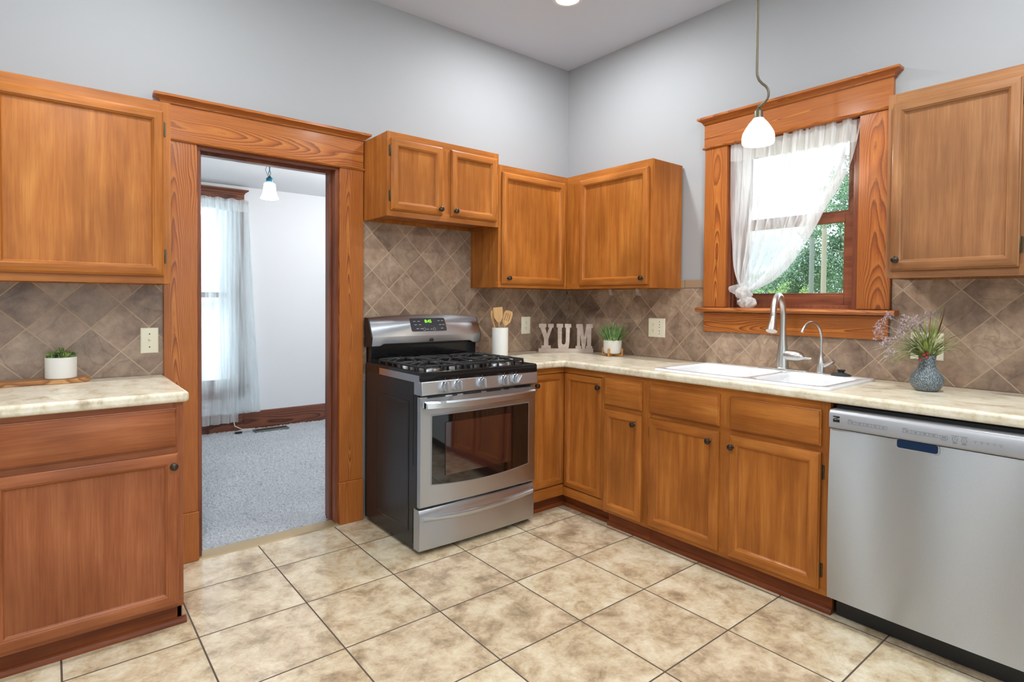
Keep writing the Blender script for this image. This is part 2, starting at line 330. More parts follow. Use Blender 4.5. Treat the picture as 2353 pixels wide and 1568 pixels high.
# ------------------------------------------------------------------ mesh helpers
class Fr:
    """a wall frame: a along the wall, z up, d out from the wall into the room"""
    def __init__(s, o, u, n): s.o = V(o); s.u = V(u); s.n = V(n)
    def __call__(s, a, z, d): return s.o + s.u*a + s.n*d + V((0, 0, z))
LW = Fr((0, 0, 0), (1, 0, 0), (0, -1, 0))       # doorway wall, a = x
RW = Fr((0, 0, 0), (0, -1, 0), (-1, 0, 0))      # window wall, a = -y
NW = Fr((0, 2.78, 0), (1, 0, 0), (0, -1, 0))    # far wall of the next room
class MB:
    def __init__(s): s.v = []; s.f = []; s.m = []
    def add(s, vs, fs, mi=0):
        o = len(s.v); s.v += [V(p) for p in vs]; s.f += [tuple(i+o for i in f) for f in fs]; s.m += [mi]*len(fs); return s
    def hexa(s, p, mi=0):  # 8 points: bottom 4, top 4
        return s.add(p, [(0, 3, 2, 1), (4, 5, 6, 7), (0, 1, 5, 4), (1, 2, 6, 5), (2, 3, 7, 6), (3, 0, 4, 7)], mi)
    def box(s, x0, x1, y0, y1, z0, z1, mi=0):
        return s.hexa([(x0, y0, z0), (x1, y0, z0), (x1, y1, z0), (x0, y1, z0), (x0, y0, z1), (x1, y0, z1), (x1, y1, z1), (x0, y1, z1)], mi)
    def fb(s, F, a0, a1, z0, z1, d0, d1, mi=0):
        return s.hexa([F(a0, z0, d0), F(a1, z0, d0), F(a1, z0, d1), F(a0, z0, d1), F(a0, z1, d0), F(a1, z1, d0), F(a1, z1, d1), F(a0, z1, d1)], mi)
    def bar(s, p0, p1, w, h, mi=0, upv=(0, 0, 1)):
        p0, p1 = V(p0), V(p1); t = (p1-p0).normalized(); sd = t.cross(V(upv))
        if sd.length < 1e-5: sd = t.cross(V((1, 0, 0)))
        sd.normalize(); u = sd.cross(t)
        c = [(-w/2, -h/2), (w/2, -h/2), (w/2, h/2), (-w/2, h/2)]
        a = [p0+sd*x+u*y for x, y in c]; b = [p1+sd*x+u*y for x, y in c]
        return s.hexa(a+b, mi)
    def loops(s, L_, cap0=True, cap1=True, mi=0, mats=None, closed=True):
        n = len(L_[0]); vs = [p for l in L_ for p in l]; fs = []; o = len(s.v); s.v += [V(p) for p in vs]
        for k in range(len(L_)-1):
            for i in range(n if closed else n-1):
                j = (i+1) % n; s.f.append((o+k*n+i, o+k*n+j, o+(k+1)*n+j, o+(k+1)*n+i)); s.m.append(mats[i] if mats else mi)
        if cap0: s.f.append(tuple(o+i for i in range(n))[::-1]); s.m.append(mi)
        if cap1: s.f.append(tuple(o+(len(L_)-1)*n+i for i in range(n))); s.m.append(mi)
        return s
    def rect_rings(s, F, a0, a1, z0, z1, rings, cap0=True, cap1=True, mi=0, mats=None):
        """rings: (inset, depth)"""
        return s.loops([[F(a0+i, z0+i, d), F(a1-i, z0+i, d), F(a1-i, z1-i, d), F(a0+i, z1-i, d)] for i, d in rings], cap0, cap1, mi, mats)
    def lathe(s, o, ax, prof, seg=24, mi=0, wob=None, cap0=True, cap1=True):
        o, ax = V(o), V(ax).normalized(); u = ax.orthogonal().normalized(); w = ax.cross(u); L_ = []
        for r, h in prof:
            L_.append([o+ax*h+(u*math.cos(2*PI*i/seg)+w*math.sin(2*PI*i/seg))*max(r, 1e-4)*(wob(i/seg, h) if wob else 1) for i in range(seg)])
        return s.loops(L_, cap0, cap1, mi)
    def tube(s, pts, r, seg=12, mi=0, flat=1.):
        pts = [V(p) for p in pts]; n = len(pts); rs = r if isinstance(r, (list, tuple)) else [r]*n; L_ = []; u = None
        for i, p in enumerate(pts):
            t = (pts[min(i+1, n-1)]-pts[max(i-1, 0)]).normalized()
            if u is None: u = t.orthogonal().normalized()
            u = (u-t*u.dot(t)).normalized(); w = t.cross(u)
            L_.append([p+(u*math.cos(2*PI*k/seg)+w*math.sin(2*PI*k/seg)*flat)*rs[i] for k in range(seg)])
        return s.loops(L_, True, True, mi)
    def prism(s, F, poly, d0, d1, mi=0):
        """poly in (a,z)"""
        return s.loops([[F(a, z, d0) for a, z in poly], [F(a, z, d1) for a, z in poly]], True, True, mi)
    def profile(s, F, a0, a1, prof, mi=0):
        """prof polygon in (d,z) swept along a"""
        return s.loops([[F(a0, z, d) for d, z in prof], [F(a1, z, d) for d, z in prof]], True, True, mi)
    def grid(s, fn, nu, nv, mi=0):
        o = len(s.v)
        for j in range(nv+1):
            for i in range(nu+1): s.v.append(V(fn(i/nu, j/nv)))
        for j in range(nv):
            for i in range(nu):
                a = o+j*(nu+1)+i; s.f.append((a, a+1, a+nu+2, a+nu+1)); s.m.append(mi)
        return s
WL = {}
def wloc(o): return WL.get(o.name, V((0, 0, 0)))
def build(name, mb, mats, parent=None, bevel=0, seg=2, smooth=35, flip=True, kind=None, label=None, origin=None):
    me = bpy.data.meshes.new(name)
    if origin is None:
        lo = V([min(p[i] for p in mb.v) for i in range(3)]); hi = V([max(p[i] for p in mb.v) for i in range(3)]); origin = (lo+hi)/2
        if parent is None and kind is None: origin.z = lo.z
    me.from_pydata([p-origin for p in mb.v], [], mb.f)
    for m in (mats if isinstance(mats, (list, tuple)) else [mats]): me.materials.append(m)
    me.polygons.foreach_set('material_index', mb.m)
    if flip:
        b = bmesh.new(); b.from_mesh(me); bmesh.ops.recalc_face_normals(b, faces=b.faces); b.to_mesh(me); b.free()
    if smooth:
        me.polygons.foreach_set('use_smooth', [True]*len(me.polygons)); me.set_sharp_from_angle(angle=math.radians(smooth))
    me.update()
    o = bpy.data.objects.new(name, me); C.objects.link(o); o.location = origin
    WL[o.name] = V(origin)
    if parent is not None: o.parent = parent; o.location = V(origin)-wloc(parent)
    if bevel:
        md = o.modifiers.new('bevel', 'BEVEL'); md.width = bevel; md.segments = seg; md.limit_method = 'ANGLE'; md.angle_limit = math.radians(40); md.harden_normals = False
    if kind: o['kind'] = kind
    if label: o['label'] = label
    return o
def thing(name, label, cat, loc, group=None):
    o = bpy.data.objects.new(name, None); C.objects.link(o); o.location = loc; o.empty_display_size = .05; WL[o.name] = V(loc)
    o['label'] = label; o['category'] = cat
    if group: o['group'] = group
    return o
def struct_e(name, loc):
    o = bpy.data.objects.new(name, None); C.objects.link(o); o.location = loc; WL[o.name] = V(loc); o['kind'] = 'structure'; return o
def tag(o, label, cat, group=None):
    o['label'] = label; o['category'] = cat
    if group: o['group'] = group
    return o
def struct(name, mb, m, **k): return build(name, mb, m, kind='structure', **k)

# ------------------------------------------------------------------ room shell
H = 3.0; XB = -5.2; YB = -5.0
struct('floor', MB().box(XB, 0, YB, .02, -.1, 0), floor_m)
struct('ceiling', MB().box(XB, 0, YB, 0, H, H+.1), ceil_m)
DX0, DX1, DH = -2.492, -1.786, 2.012     # doorway
w = MB(); w.box(XB-.15, DX0, 0, .14, -.1, H+.1); w.box(DX1, .15, 0, .14, -.1, H+.1); w.box(DX0, DX1, 0, .14, DH, H+.1)
struct('wall_left', w, wall_m)
WA0, WA1, WZ0, WZ1 = 1.32, 2.01, 1.235, 2.185    # window opening
w = MB(); w.fb(RW, 0, WA0, -.1, H+.1, -.15, 0); w.fb(RW, WA1, 5.15, -.1, H+.1, -.15, 0); w.fb(RW, WA0, WA1, -.1, WZ0, -.15, 0); w.fb(RW, WA0, WA1, WZ1, H+.1, -.15, 0)
struct('wall_right', w, wall_m)
# back walls behind the camera, with bare window openings and frames; the wide one serves as fill
w = MB(); w.box(XB-.15, XB, YB-.15, -1.74, -.1, H+.1); w.box(XB-.15, XB, -.42, 0, -.1, H+.1); w.box(XB-.15, XB, -1.34, -.66, -.1, H+.1)
for y0, y1 in ((-1.74, -1.34), (-.66, -.42)): w.box(XB-.15, XB, y0, y1, -.1, .25); w.box(XB-.15, XB, y0, y1, 2.45, H+.1)
struct('wall_near', w, wall_m)
w = MB(); w.box(XB, -4.2, YB-.15, YB, -.1, H+.1); w.box(-1.2, .15, YB-.15, YB, -.1, H+.1); w.box(-4.2, -1.2, YB-.15, YB, -.1, .12); w.box(-4.2, -1.2, YB-.15, YB, 2.4, H+.1)
struct('wall_back', w, wall_m)
FX = Fr((XB, 0, 0), (0, -1, 0), (1, 0, 0))
for nm, F, a0, a1, z0, z1, rm in (('window_3', FX, 1.34, 1.74, .25, 2.45, .02), ('fill_window_4', Fr((0, YB, 0), (-1, 0, 0), (0, 1, 0)), 1.2, 4.2, .12, 2.4, .04), ('window_5', FX, .42, .66, .25, 2.45, .02)):  # wide back-wall window is unseen, enlarged to throw fill daylight on low surfaces
    e = struct_e(nm, F((a0+a1)/2, z0, 0))
    build('window_frame', MB().rect_rings(F, a0-.09, a1+.09, z0-.09, z1+.09, [(0, 0), (0, .025), (.09, .025), (.09, -.12), (.09+rm, -.12), (.09+rm, -.08)], cap0=False, cap1=False), jambz, e)
    if a1-a0 > .3: build('mullion', MB().fb(F, (a0+a1)/2-.04, (a0+a1)/2+.04, z0+rm, z1-rm, -.11, -.07), jambz, e)
    build('pane', MB().fb(F, a0+rm, a1-rm, z0+rm, z1-rm, -.1, -.094), pane_m, e)

# next room
NX0, NX1, NH, CZ = -4.0, .6, 2.34, .012
NWA0, NWA1, NWZ0, NWZ1 = -2.62, -1.655, .44, 2.18
w = MB(); w.fb(NW, NX0, NWA0, -.1, NH+.1, -.15, 0); w.fb(NW, NWA1, NX1, -.1, NH+.1, -.15, 0); w.fb(NW, NWA0, NWA1, -.1, NWZ0, -.15, 0); w.fb(NW, NWA0, NWA1, NWZ1, NH+.1, -.15, 0)
struct('wall_next_room', w, wall2_m)
struct('wall_next_room_side', MB().box(NX1, NX1+.1, .14, 2.93, -.1, NH+.1).box(NX0-.1, NX0, .14, 2.93, -.1, NH+.1), wall2_m)
struct('ceiling_next_room', MB().box(NX0, NX1, .14, 2.78, NH, NH+.1), ceil2_m)
def carpet(u, v):
    x = -3.1+u*2.9; y = .055+v*2.725
    return (x, y, CZ + .011*noise.noise(V((x*60, y*60, 0))) + .006*noise.noise(V((x*150, y*150, 3))) + .004*noise.noise(V((x*9, y*14, 5))))
g = MB().grid(carpet, 260, 245)
g.box(NX0, NX1, .14, 2.78, -.1, -.012)
struct('floor_carpet', g, carpet_m, flip=False)
struct('baseboard_next_room', MB().profile(NW, -1.60, NX1, [(0, -.01), (.02, -.01), (.02, .15), (.014, .172), (0, .18)]).profile(NW, NX0, -2.72, [(0, -.01), (.02, -.01), (.02, .15), (.014, .172), (0, .18)]).profile(NW, -2.72, -1.60, [(0, -.01), (.018, -.01), (.018, .15), (.013, .172), (0, .178)]), darkx)
struct('trim_1', MB().profile(LW, DX0, DX1, [(.03, 0), (.024, .006), (-.02, .012), (-.052, .013), (-.056, 0)]), brass_strip)
cord = MB().tube([NW(-1.70, .40, .03), NW(-1.70, .15, .035), NW(-1.68, .06, .04), NW(-1.62, .025, .05), NW(-1.55, .03, .10), NW(-1.59, .03, .16), NW(-1.66, .03, .12)], .004, 8)
tag(build('cord', cord, white_c), 'thin white cord trailing below the sheer curtain onto the carpet', 'cord')
tag(build('cord_clip', MB().box(-1.71, -1.65, 2.60, 2.625, .015, .03), black_p), 'small black clip lying on the grey carpet beside the floor register', 'clip')

# ------------------------------------------------------------------ backsplash (tile skin on the walls)
struct('trim_2', MB().fb(LW, -3.62, -2.634, .914, 1.36, 0, .009), bs_far)
struct('trim_3', MB().fb(LW, -1.646, -.886, .80, 1.74, 0, .009).fb(LW, -.886, -.009, .914, 1.37, 0, .009), bs_L)
b = MB().fb(RW, 0, 1.186, .914, 1.356, 0, .009).fb(RW, 1.186, 2.156, .914, 1.10, 0, .009).fb(RW, 2.156, 2.80, .914, 1.40, 0, .009)
struct('trim_4', b, bs_R)
b = MB()
for i in range(8): b.fb(RW, .02+i*.1465, .02+(i+1)*.1465-.003, 1.359, 1.406, 0, .010)
struct('trim_5', b, border_m)

# ------------------------------------------------------------------ doorway
door = struct_e('door_1', (-2.14, 0, 0))
ca = [(-2.634, DX0), (DX1, -1.646)]
for a0, a1 in ca:
    build('casing', MB().fb(LW, a0, a1, .24, 2.006, 0, .024), pineLz, door, bevel=.003)
    build('plinth_block', MB().fb(LW, a0-.002, a1+.002, 0, .24, 0, .031), pineLz, door, bevel=.004)
build('header', MB().fb(LW, -2.637, -1.648, 2.016, 2.172, 0, .028), pineLx, door, bevel=.002)
build('bead', MB().profile(LW, -2.645, -1.644, [(0, 2.004), (.030, 2.004), (.034, 2.010), (.030, 2.017), (0, 2.017)]), pineLx, door)
def crown(F, a0, a1, z0, steps):
    return MB().loops([[F(a0-e, z, 0), F(a1+e, z, 0), F(a1+e, z, .028+e), F(a0-e, z, .028+e)] for z, e in steps])
cs = lambda z: [(z, .003), (z+.004, .008), (z+.008, .008), (z+.014, .012), (z+.022, .022), (z+.026, .030), (z+.028, .034), (z+.040, .034), (z+.040, .0)]
build('crown_moulding', crown(LW, -2.637, -1.648, 2.170, cs(2.170)), pineLx, door)
j = MB(); j.box(DX0-.001, DX0+.018, -.004, .144, 0, DH-.018); j.box(DX1-.018, DX1+.001, -.004, .144, 0, DH-.018)
build('jamb', j, jambz, door, bevel=.002)
build('head_jamb', MB().box(DX0, DX1, -.004, .144, DH-.022, DH), jambx, door, bevel=.002)
j = MB(); j.box(DX0+.018, DX0+.03, .05, .10, .0, DH-.03); j.box(DX1-.03, DX1-.018, .05, .10, 0, DH-.03); j.box(DX0+.018, DX1-.018, .05, .10, DH-.036, DH-.02)
build('door_stop', j, jambz, door, bevel=.002)

# ------------------------------------------------------------------ kitchen window
win = struct_e('window_1', RW(1.665, 1.235, 0))
for a0, a1 in ((1.180, WA0), (WA1, 2.152)):
    build('casing', MB().fb(RW, a0, a1, 1.243, 2.172, 0, .024), pineRz, win, bevel=.003)
build('header', MB().fb(RW, 1.176, 2.150, 2.184, 2.316, 0, .028), pineRy, win, bevel=.002)
build('bead', MB().profile(RW, 1.168, 2.160, [(0, 2.172), (.031, 2.172), (.036, 2.178), (.031, 2.185), (0, 2.185)]), pineRy, win)
build('crown_moulding', crown(RW, 1.178, 2.148, 2.314, cs(2.314)), pineRy, win)
build('sill', MB().profile(RW, 1.150, 2.185, [(-.06, 1.216), (.060, 1.216), (.066, 1.228), (.060, 1.240), (-.06, 1.244)]), pineRy, win, bevel=.002)
build('apron', MB().fb(RW, 1.184, 2.148, 1.100, 1.214, 0, .024), pineRy, win, bevel=.003)
j = MB(); j.fb(RW, WA0-.001, WA0+.02, WZ0, WZ1, -.15, .003); j.fb(RW, WA1-.02, WA1+.001, WZ0, WZ1, -.15, .003); j.fb(RW, WA0, WA1, WZ1-.02, WZ1, -.15, .003)
j.fb(RW, WA0+.02, WA0+.034, WZ0, WZ1-.02, -.05, -.01); j.fb(RW, WA1-.034, WA1-.02, WZ0, WZ1-.02, -.05, -.01)
j.fb(RW, WA0, WA1, WZ0-.02, WZ0+.026, -.15, -.05)
build('jamb', j, jambz, win, bevel=.0015)
def sash(F, nm, a0, a1, z0, z1, st, bot, top, d, par, m, pm=None):
    r = MB(); s_ = build(nm, r.fb(F, a0, a0+st, z0, z1, d-.03, d).fb(F, a1-st, a1, z0, z1, d-.03, d).fb(F, a0+st, a1-st, z0, z0+bot, d-.03, d).fb(F, a0+st, a1-st, z1-top, z1, d-.03, d)
        .fb(F, a0+st, a0+st+.008, z0+bot, z1-top, d-.022, d-.008).fb(F, a1-st-.008, a1-st, z0+bot, z1-top, d-.022, d-.008).fb(F, a0+st, a1-st, z0+bot, z0+bot+.01, d-.022, d-.006), m, par, bevel=.002)
    build('pane', MB().fb(F, a0+st, a1-st, z0+bot, z1-top, d-.019, d-.015), pane_m, s_)
    return s_
sash(RW, 'lower_sash', 1.356, 1.976, 1.256, 1.725, .050, .058, .045, -.052, win, jamby)
sash(RW, 'upper_sash', 1.342, 1.988, 1.690, 2.160, .058, .045, .062, -.088, win, jamby)

# next-room window
w2 = struct_e('window_2', NW(-2.16, .45, 0))
for a0, a1 in ((-2.72, NWA0), (NWA1, -1.590)):
    build('casing', MB().fb(NW, a0, a1, .45, 2.19, 0, .024), darkz, w2, bevel=.003)
build('header', MB().fb(NW, -2.72, -1.590, 2.19, 2.262, 0, .028), darkx, w2, bevel=.002)
build('crown_moulding', crown(NW, -2.72, -1.592, 2.262, cs(2.262)), darkx, w2)
build('sill', MB().fb(NW, -2.75, -1.56, .425, .45, -.05, .06), darkx, w2, bevel=.003)
build('apron', MB().fb(NW, -2.72, -1.59, .33, .425, 0, .022), darkx, w2, bevel=.003)
sash(NW, 'lower_sash', NWA0, NWA1, NWZ0, 1.32, .035, .05, .04, -.05, w2, darkz)
sash(NW, 'upper_sash', NWA0, NWA1, 1.28, NWZ1, .035, .04, .05, -.09, w2, darkz)

# ------------------------------------------------------------------ cabinets
def axl(F): return 'x' if abs(F.u.x) > .5 else 'y'
def knob(F, a, z, d, parent, r=.0145):
    return build('knob', MB().lathe(F(a, z, d), F.n, [(.009, 0), (.008, .003), (.0055, .006), (.0055, .012), (r*.9, .016), (r, .020), (r*.93, .025), (r*.5, .029), (.0001, .0295)], 20), knob_dark, parent)
def hinge(F, a, z, d, parent, side=1):
    h = MB().fb(F, a, a+side*.010, z-.028, z+.028, d, d+.003); h.lathe(F(a, z-.03, d+.004), (0, 0, 1), [(.0001, -.004), (.003, 0), (.0042, .002), (.0042, .058), (.003, .060), (.0001, .064)], 10)
    return build('hinge', h, hinge_m, parent)
FD = .02
def cab_door(F, a0, a1, z0, z1, d, parent, W, st=.052, kn=None, hs=None, th=FD, flat=False):
    ax = axl(F); t = th
    prof = [(0, d), (0, d+t-.007), (.004, d+t-.005), (.006, d+t-.001), (.008, d+t), (st-.010, d+t), (st-.007, d+t-.003), (st-.004, d+t-.004), (st, d+t-.010)]
    r = MB().rect_rings(F, a0, a1, z0, z1, prof, cap0=True, cap1=False, mats=[0, 1, 0, 1])
    o = build('door', r, [W[ax], W['z']], parent)
    build('panel', MB().rect_rings(F, a0+st-.001, a1-st+.001, z0+st-.001, z1-st+.001, [(0, d+.002), (0, d+t-.0105), (.001, d+t-.0105), (.004, d+t-.013)], cap0=True), W['z'], o)
    if kn: knob(F, kn[0], kn[1], d+t, o)
    for h in hs or []: hinge(F, h[0], h[1], d, o, h[2])
    return o
def drawer_front(F, a0, a1, z0, z1, d, parent, W, kn=None):
    o = build('drawer', MB().rect_rings(F, a0, a1, z0, z1, [(0, d), (0, d+.010), (.004, d+.012), (.006, d+.017), (.012, d+.020)]), W[axl(F)], parent)
    return o
def carcass(F, a0, a1, z0, z1, dep, parent, W, opens, top=True, d0=.0, rail='face_frame'):
    """shell with open front behind the face frame"""
    t = .016; c = MB(); c.fb(F, a0, a0+t, z0, z1, d0, dep-.019); c.fb(F, a1-t, a1, z0, z1, d0, dep-.019); c.fb(F, a0+t, a1-t, z0+.018, z0+.018+t, d0, dep-.019); c.fb(F, a0+t, a1-t, z0, z1, d0, d0+.005)
    if top: c.fb(F, a0+t, a1-t, z1-t, z1, d0, dep-.019)
    build('carcass', c, W['z'], parent, bevel=.001)
    f = MB(); xs = sorted({a0, a1} | {x for o in opens for x in (o[0], o[1])}); zs = sorted({z0, z1} | {x for o in opens for x in (o[2], o[3])})
    for i in range(len(xs)-1):
        for k in range(len(zs)-1):
            mx, mz = (xs[i]+xs[i+1])/2, (zs[k]+zs[k+1])/2
            if any(o[0] < mx < o[1] and o[2] < mz < o[3] for o in opens): continue
            f.fb(F, xs[i], xs[i+1], zs[k], zs[k+1], dep-.019, dep, 0 if (xs[i+1]-xs[i]) > (zs[k+1]-zs[k]) else 1)
    b_ = build(rail, f, [W[axl(F)], W['z']], parent)
    me = b_.data; bm = bmesh.new(); bm.from_mesh(me); bmesh.ops.remove_doubles(bm, verts=bm.verts, dist=1e-5)
    # drop the internal faces shared by neighbouring blocks
    seen = {}
    for fc in bm.faces:
        k = tuple(sorted(v.index for v in fc.verts)); seen.setdefault(k, []).append(fc)
    bmesh.ops.delete(bm, geom=[x for l in seen.values() if len(l) > 1 for x in l], context='FACES')
    bmesh.ops.recalc_face_normals(bm, faces=bm.faces); bm.to_mesh(me); bm.free()
def ins(a0, a1, z0, z1, e=.012): return (a0+e, a1-e, z0+e, z1-e)
GU, GB = 'wall cabinets', 'base cabinets'
# left wall cabinet
c = thing('wall_cabinet', 'large single-door wooden wall cabinet left of the doorway, above the short counter', 'cabinet', LW(-3.0, 1.33, .15), GU)
dd = (-3.222, -2.670, 1.362, 2.050)
carcass(LW, -3.60, -2.643, 1.330, 2.092, .305, c, cab, [ins(*dd), ins(-3.58, -3.27, 1.362, 2.05)], d0=.010)
cab_door(LW, *dd, .305, c, cab, st=.044, hs=[(-2.670, 1.978, 1), (-2.670, 1.446, 1)])
cab_door(LW, -3.585, -3.262, 1.362, 2.05, .305, c, cab, st=.044, kn=(-3.30, 1.40))
# over the range
c = thing('wall_cabinet', 'short two-door wooden wall cabinet hung above the gas range', 'cabinet', LW(-1.27, 1.722, .15), GU)
d1, d2 = (-1.622, -1.302, 1.753, 2.136), (-1.244, -.912, 1.753, 2.136)
carcass(LW, -1.641, -.892, 1.722, 2.172, .305, c, cab, [ins(*d1), ins(*d2)], d0=.010)
cab_door(LW, *d1, .305, c, cab, st=.046, kn=(-1.322, 1.785), hs=[(-1.622, 2.07, -1), (-1.622, 1.83, -1)])
cab_door(LW, *d2, .305, c, cab, st=.046, kn=(-1.220, 1.785), hs=[(-.912, 2.07, 1), (-.912, 1.83, 1)])
# corner pair
c = thing('wall_cabinet', 'wooden wall cabinet in the corner, on the range side, knob at its lower left', 'cabinet', LW(-.6, 1.354, .15), GU)
dd = (-.868, -.333, 1.376, 2.066)
carcass(LW, -.890, -.004, 1.354, 2.110, .305, c, cab, [ins(*dd)], d0=.010)
cab_door(LW, *dd, .305, c, cab, st=.046, kn=(-.826, 1.412), hs=[(-.334, 2.0, 1), (-.334, 1.44, 1)])
c = thing('wall_cabinet', 'wooden wall cabinet in the corner, on the window side, knob at its lower right', 'cabinet', RW(.66, 1.354, .15), GU)
dd = (.440, .996, 1.376, 2.066)
carcass(RW, .309, 1.017, 1.354, 2.110, .305, c, cab, [ins(*dd)], d0=.011)
cab_door(RW, *dd, .305, c, cab, st=.046, kn=(.965, 1.412))
for i, a in enumerate((.61, .83)):
    k = MB().tube([RW(a, 1.353, .20), RW(a, 1.335, .20), RW(a+.004, 1.322, .20), RW(a+.016, 1.316, .20), RW(a+.03, 1.32, .20)], [.006, .006, .006, .005, .004], 10, flat=1.8)
    tag(build('plastic_hook', k, clearp), ['small clear plastic hook under the corner cabinet, nearer the corner', 'small clear plastic hook under the corner cabinet, nearer the window'][i], 'hook', 'clear hooks under the corner cabinet')
# right wall cabinet
c = thing('wall_cabinet', 'large single-door wooden wall cabinet right of the window, above the vase', 'cabinet', RW(2.47, 1.380, .15), GU)
dd = (2.243, 2.652, 1.409, 2.098)
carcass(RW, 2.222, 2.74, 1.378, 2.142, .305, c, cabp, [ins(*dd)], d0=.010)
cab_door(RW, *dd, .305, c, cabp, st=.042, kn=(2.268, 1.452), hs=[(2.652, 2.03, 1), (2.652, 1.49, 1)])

# left base cabinet
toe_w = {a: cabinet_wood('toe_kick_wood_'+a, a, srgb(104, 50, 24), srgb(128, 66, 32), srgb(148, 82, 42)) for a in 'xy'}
def toe(F, a0, a1, d, z1, parent, W, shoe=True, name='toe_kick', s0=None, s1=None):
    build(name, MB().fb(F, a0, a1, 0, z1, d-.018, d), toe_w[axl(F)], parent, bevel=.001)
    if shoe: build('shoe_moulding', MB().profile(F, s0 if s0 is not None else a0, s1 if s1 is not None else a1, [(d, 0), (d+.016, 0), (d+.016, .008), (d+.011, .018), (d, .024)]), toe_w[axl(F)], parent)
c = thing('base_cabinet', 'wooden base cabinet with one wide drawer over one door, left of the doorway', 'cabinet', LW(-3.0, 0, .3), GB)
dr, dd = (-3.215, -2.672, .705, .853), (-3.215, -2.668, .098, .679)
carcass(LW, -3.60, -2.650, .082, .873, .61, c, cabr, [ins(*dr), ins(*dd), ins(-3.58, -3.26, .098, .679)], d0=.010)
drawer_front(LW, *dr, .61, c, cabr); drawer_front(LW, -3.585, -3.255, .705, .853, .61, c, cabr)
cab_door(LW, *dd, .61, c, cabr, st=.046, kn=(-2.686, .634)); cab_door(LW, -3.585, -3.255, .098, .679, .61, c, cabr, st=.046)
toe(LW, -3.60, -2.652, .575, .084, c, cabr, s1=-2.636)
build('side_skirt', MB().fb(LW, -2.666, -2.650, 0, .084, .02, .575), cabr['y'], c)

# corner base cabinet
c = thing('base_cabinet', 'corner base cabinet with two narrow doors meeting at a right angle beside the range', 'cabinet', (-.4, -.4, 0), GB)
W = cab; t = .016
k = MB(); k.box(-.884, -.884+t, -.590, -.012, .085, .873); k.box(-.590, -.012, -.934, -.934+t, .085, .873); k.box(-.868, -.012, -.028, -.012, .085, .873); k.box(-.028, -.012, -.918, -.028, .085, .873); k.box(-.868, -.012, -.58, -.03, .10, .116); k.box(-.59, -.03, -.918, -.58, .10, .116)
build('carcass', k, W['z'], c)
f = MB(); f.fb(LW, -.884, -.592, .838, .873, .585, .604, 0); f.fb(LW, -.884, -.592, .085, .150, .585, .604, 0); f.fb(LW, -.884, -.866, .150, .838, .585, .604, 1)
f.fb(RW, .604, .934, .838, .873, .590, .609, 2); f.fb(RW, .604, .934, .085, .138, .590, .609, 2); f.fb(RW, .921, .934, .138, .838, .590, .609, 1)
build('face_frame', f, [W['x'], W['z'], W['y']], c)
cab_door(LW, -.862, -.597, .154, .834, .588, c, W, st=.042, kn=(-.838, .775), th=.02)
cab_door(RW, .6095, .917, .142, .834, .592, c, W, st=.042, kn=(.898, .780), th=.02)
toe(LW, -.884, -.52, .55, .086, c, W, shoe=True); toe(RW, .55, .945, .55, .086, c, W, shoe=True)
# narrow drawer base
c = thing('base_cabinet', 'narrow base cabinet with one small drawer over a slim door, between corner and sink cabinets', 'cabinet', RW(1.08, 0, .3), GB)
dr, dd = (.945, 1.206, .694, .846), (.945, 1.206, .100, .668)
carcass(RW, .936, 1.238, .082, .873, .61, c, cab, [ins(*dr), ins(*dd)], d0=.012)
drawer_front(RW, *dr, .61, c, cab); cab_door(RW, *dd, .61, c, cab, st=.044, kn=(1.165, .617), hs=[(.945, .585, -1), (.945, .165, -1)])
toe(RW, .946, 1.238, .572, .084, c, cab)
# sink base
c = thing('base_cabinet', 'wide sink base cabinet with two drawer fronts over two doors, left of the dishwasher', 'cabinet', RW(1.68, 0, .3), GB)
r1, r2, d1, d2 = (1.256, 1.655, .692, .842), (1.709, 2.108, .690, .838), (1.256, 1.655, .104, .668), (1.709, 2.110, .104, .664)
carcass(RW, 1.2385, 2.138, .082, .873, .61, c, cab, [ins(*r1), ins(*r2), ins(*d1), ins(*d2)], top=False, d0=.012)
drawer_front(RW, *r1, .61, c, cab); drawer_front(RW, *r2, .61, c, cab)
cab_door(RW, *d1, .61, c, cab, st=.050, kn=(1.612, .617), hs=[(1.256, .59, -1), (1.256, .175, -1)])
cab_door(RW, *d2, .61, c, cab, st=.050, kn=(1.716+.012, .612), hs=[(2.110, .585, 1), (2.110, .183, 1)])
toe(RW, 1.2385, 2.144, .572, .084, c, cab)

# ------------------------------------------------------------------ worktops
def prism_holes(outer, holes, z0, z1):
    bm = bmesh.new()
    def ring(pts, z): 
        vs = [bm.verts.new((x, y, z)) for x, y in pts]; return vs, [bm.edges.new((vs[i], vs[(i+1) % len(vs)])) for i in range(len(vs))]
    rings = []
    for pts in [outer]+holes:
        rings.append((ring(pts, z0), ring(pts, z1)))
    for k in (0, 1):
        es = [e for r in rings for e in r[k][1]]
        bmesh.ops.triangle_fill(bm, use_beauty=True, use_dissolve=False, edges=es)
    for (v0, _), (v1, _) in rings:
        n = len(v0)
        for i in range(n): bm.faces.new((v0[i], v0[(i+1) % n], v1[(i+1) % n], v1[i]))
    bmesh.ops.recalc_face_normals(bm, faces=bm.faces); bm.verts.index_update()
    m = MB(); m.v = [v.co.copy() for v in bm.verts]; m.f = [tuple(v.index for v in f.verts) for f in bm.faces]; m.m = [0]*len(m.f); bm.free(); return m
def rrect(x0, x1, y0, y1, r, n=6):
    out = []
    for cx, cy, a in ((x1-r, y1-r, 0), (x0+r, y1-r, 90), (x0+r, y0+r, 180), (x1-r, y0+r, 270)):
        for k in range(n+1):
            t_ = math.radians(a+90*k/n); out.append((cx+r*math.cos(t_), cy+r*math.sin(t_)))
    return out
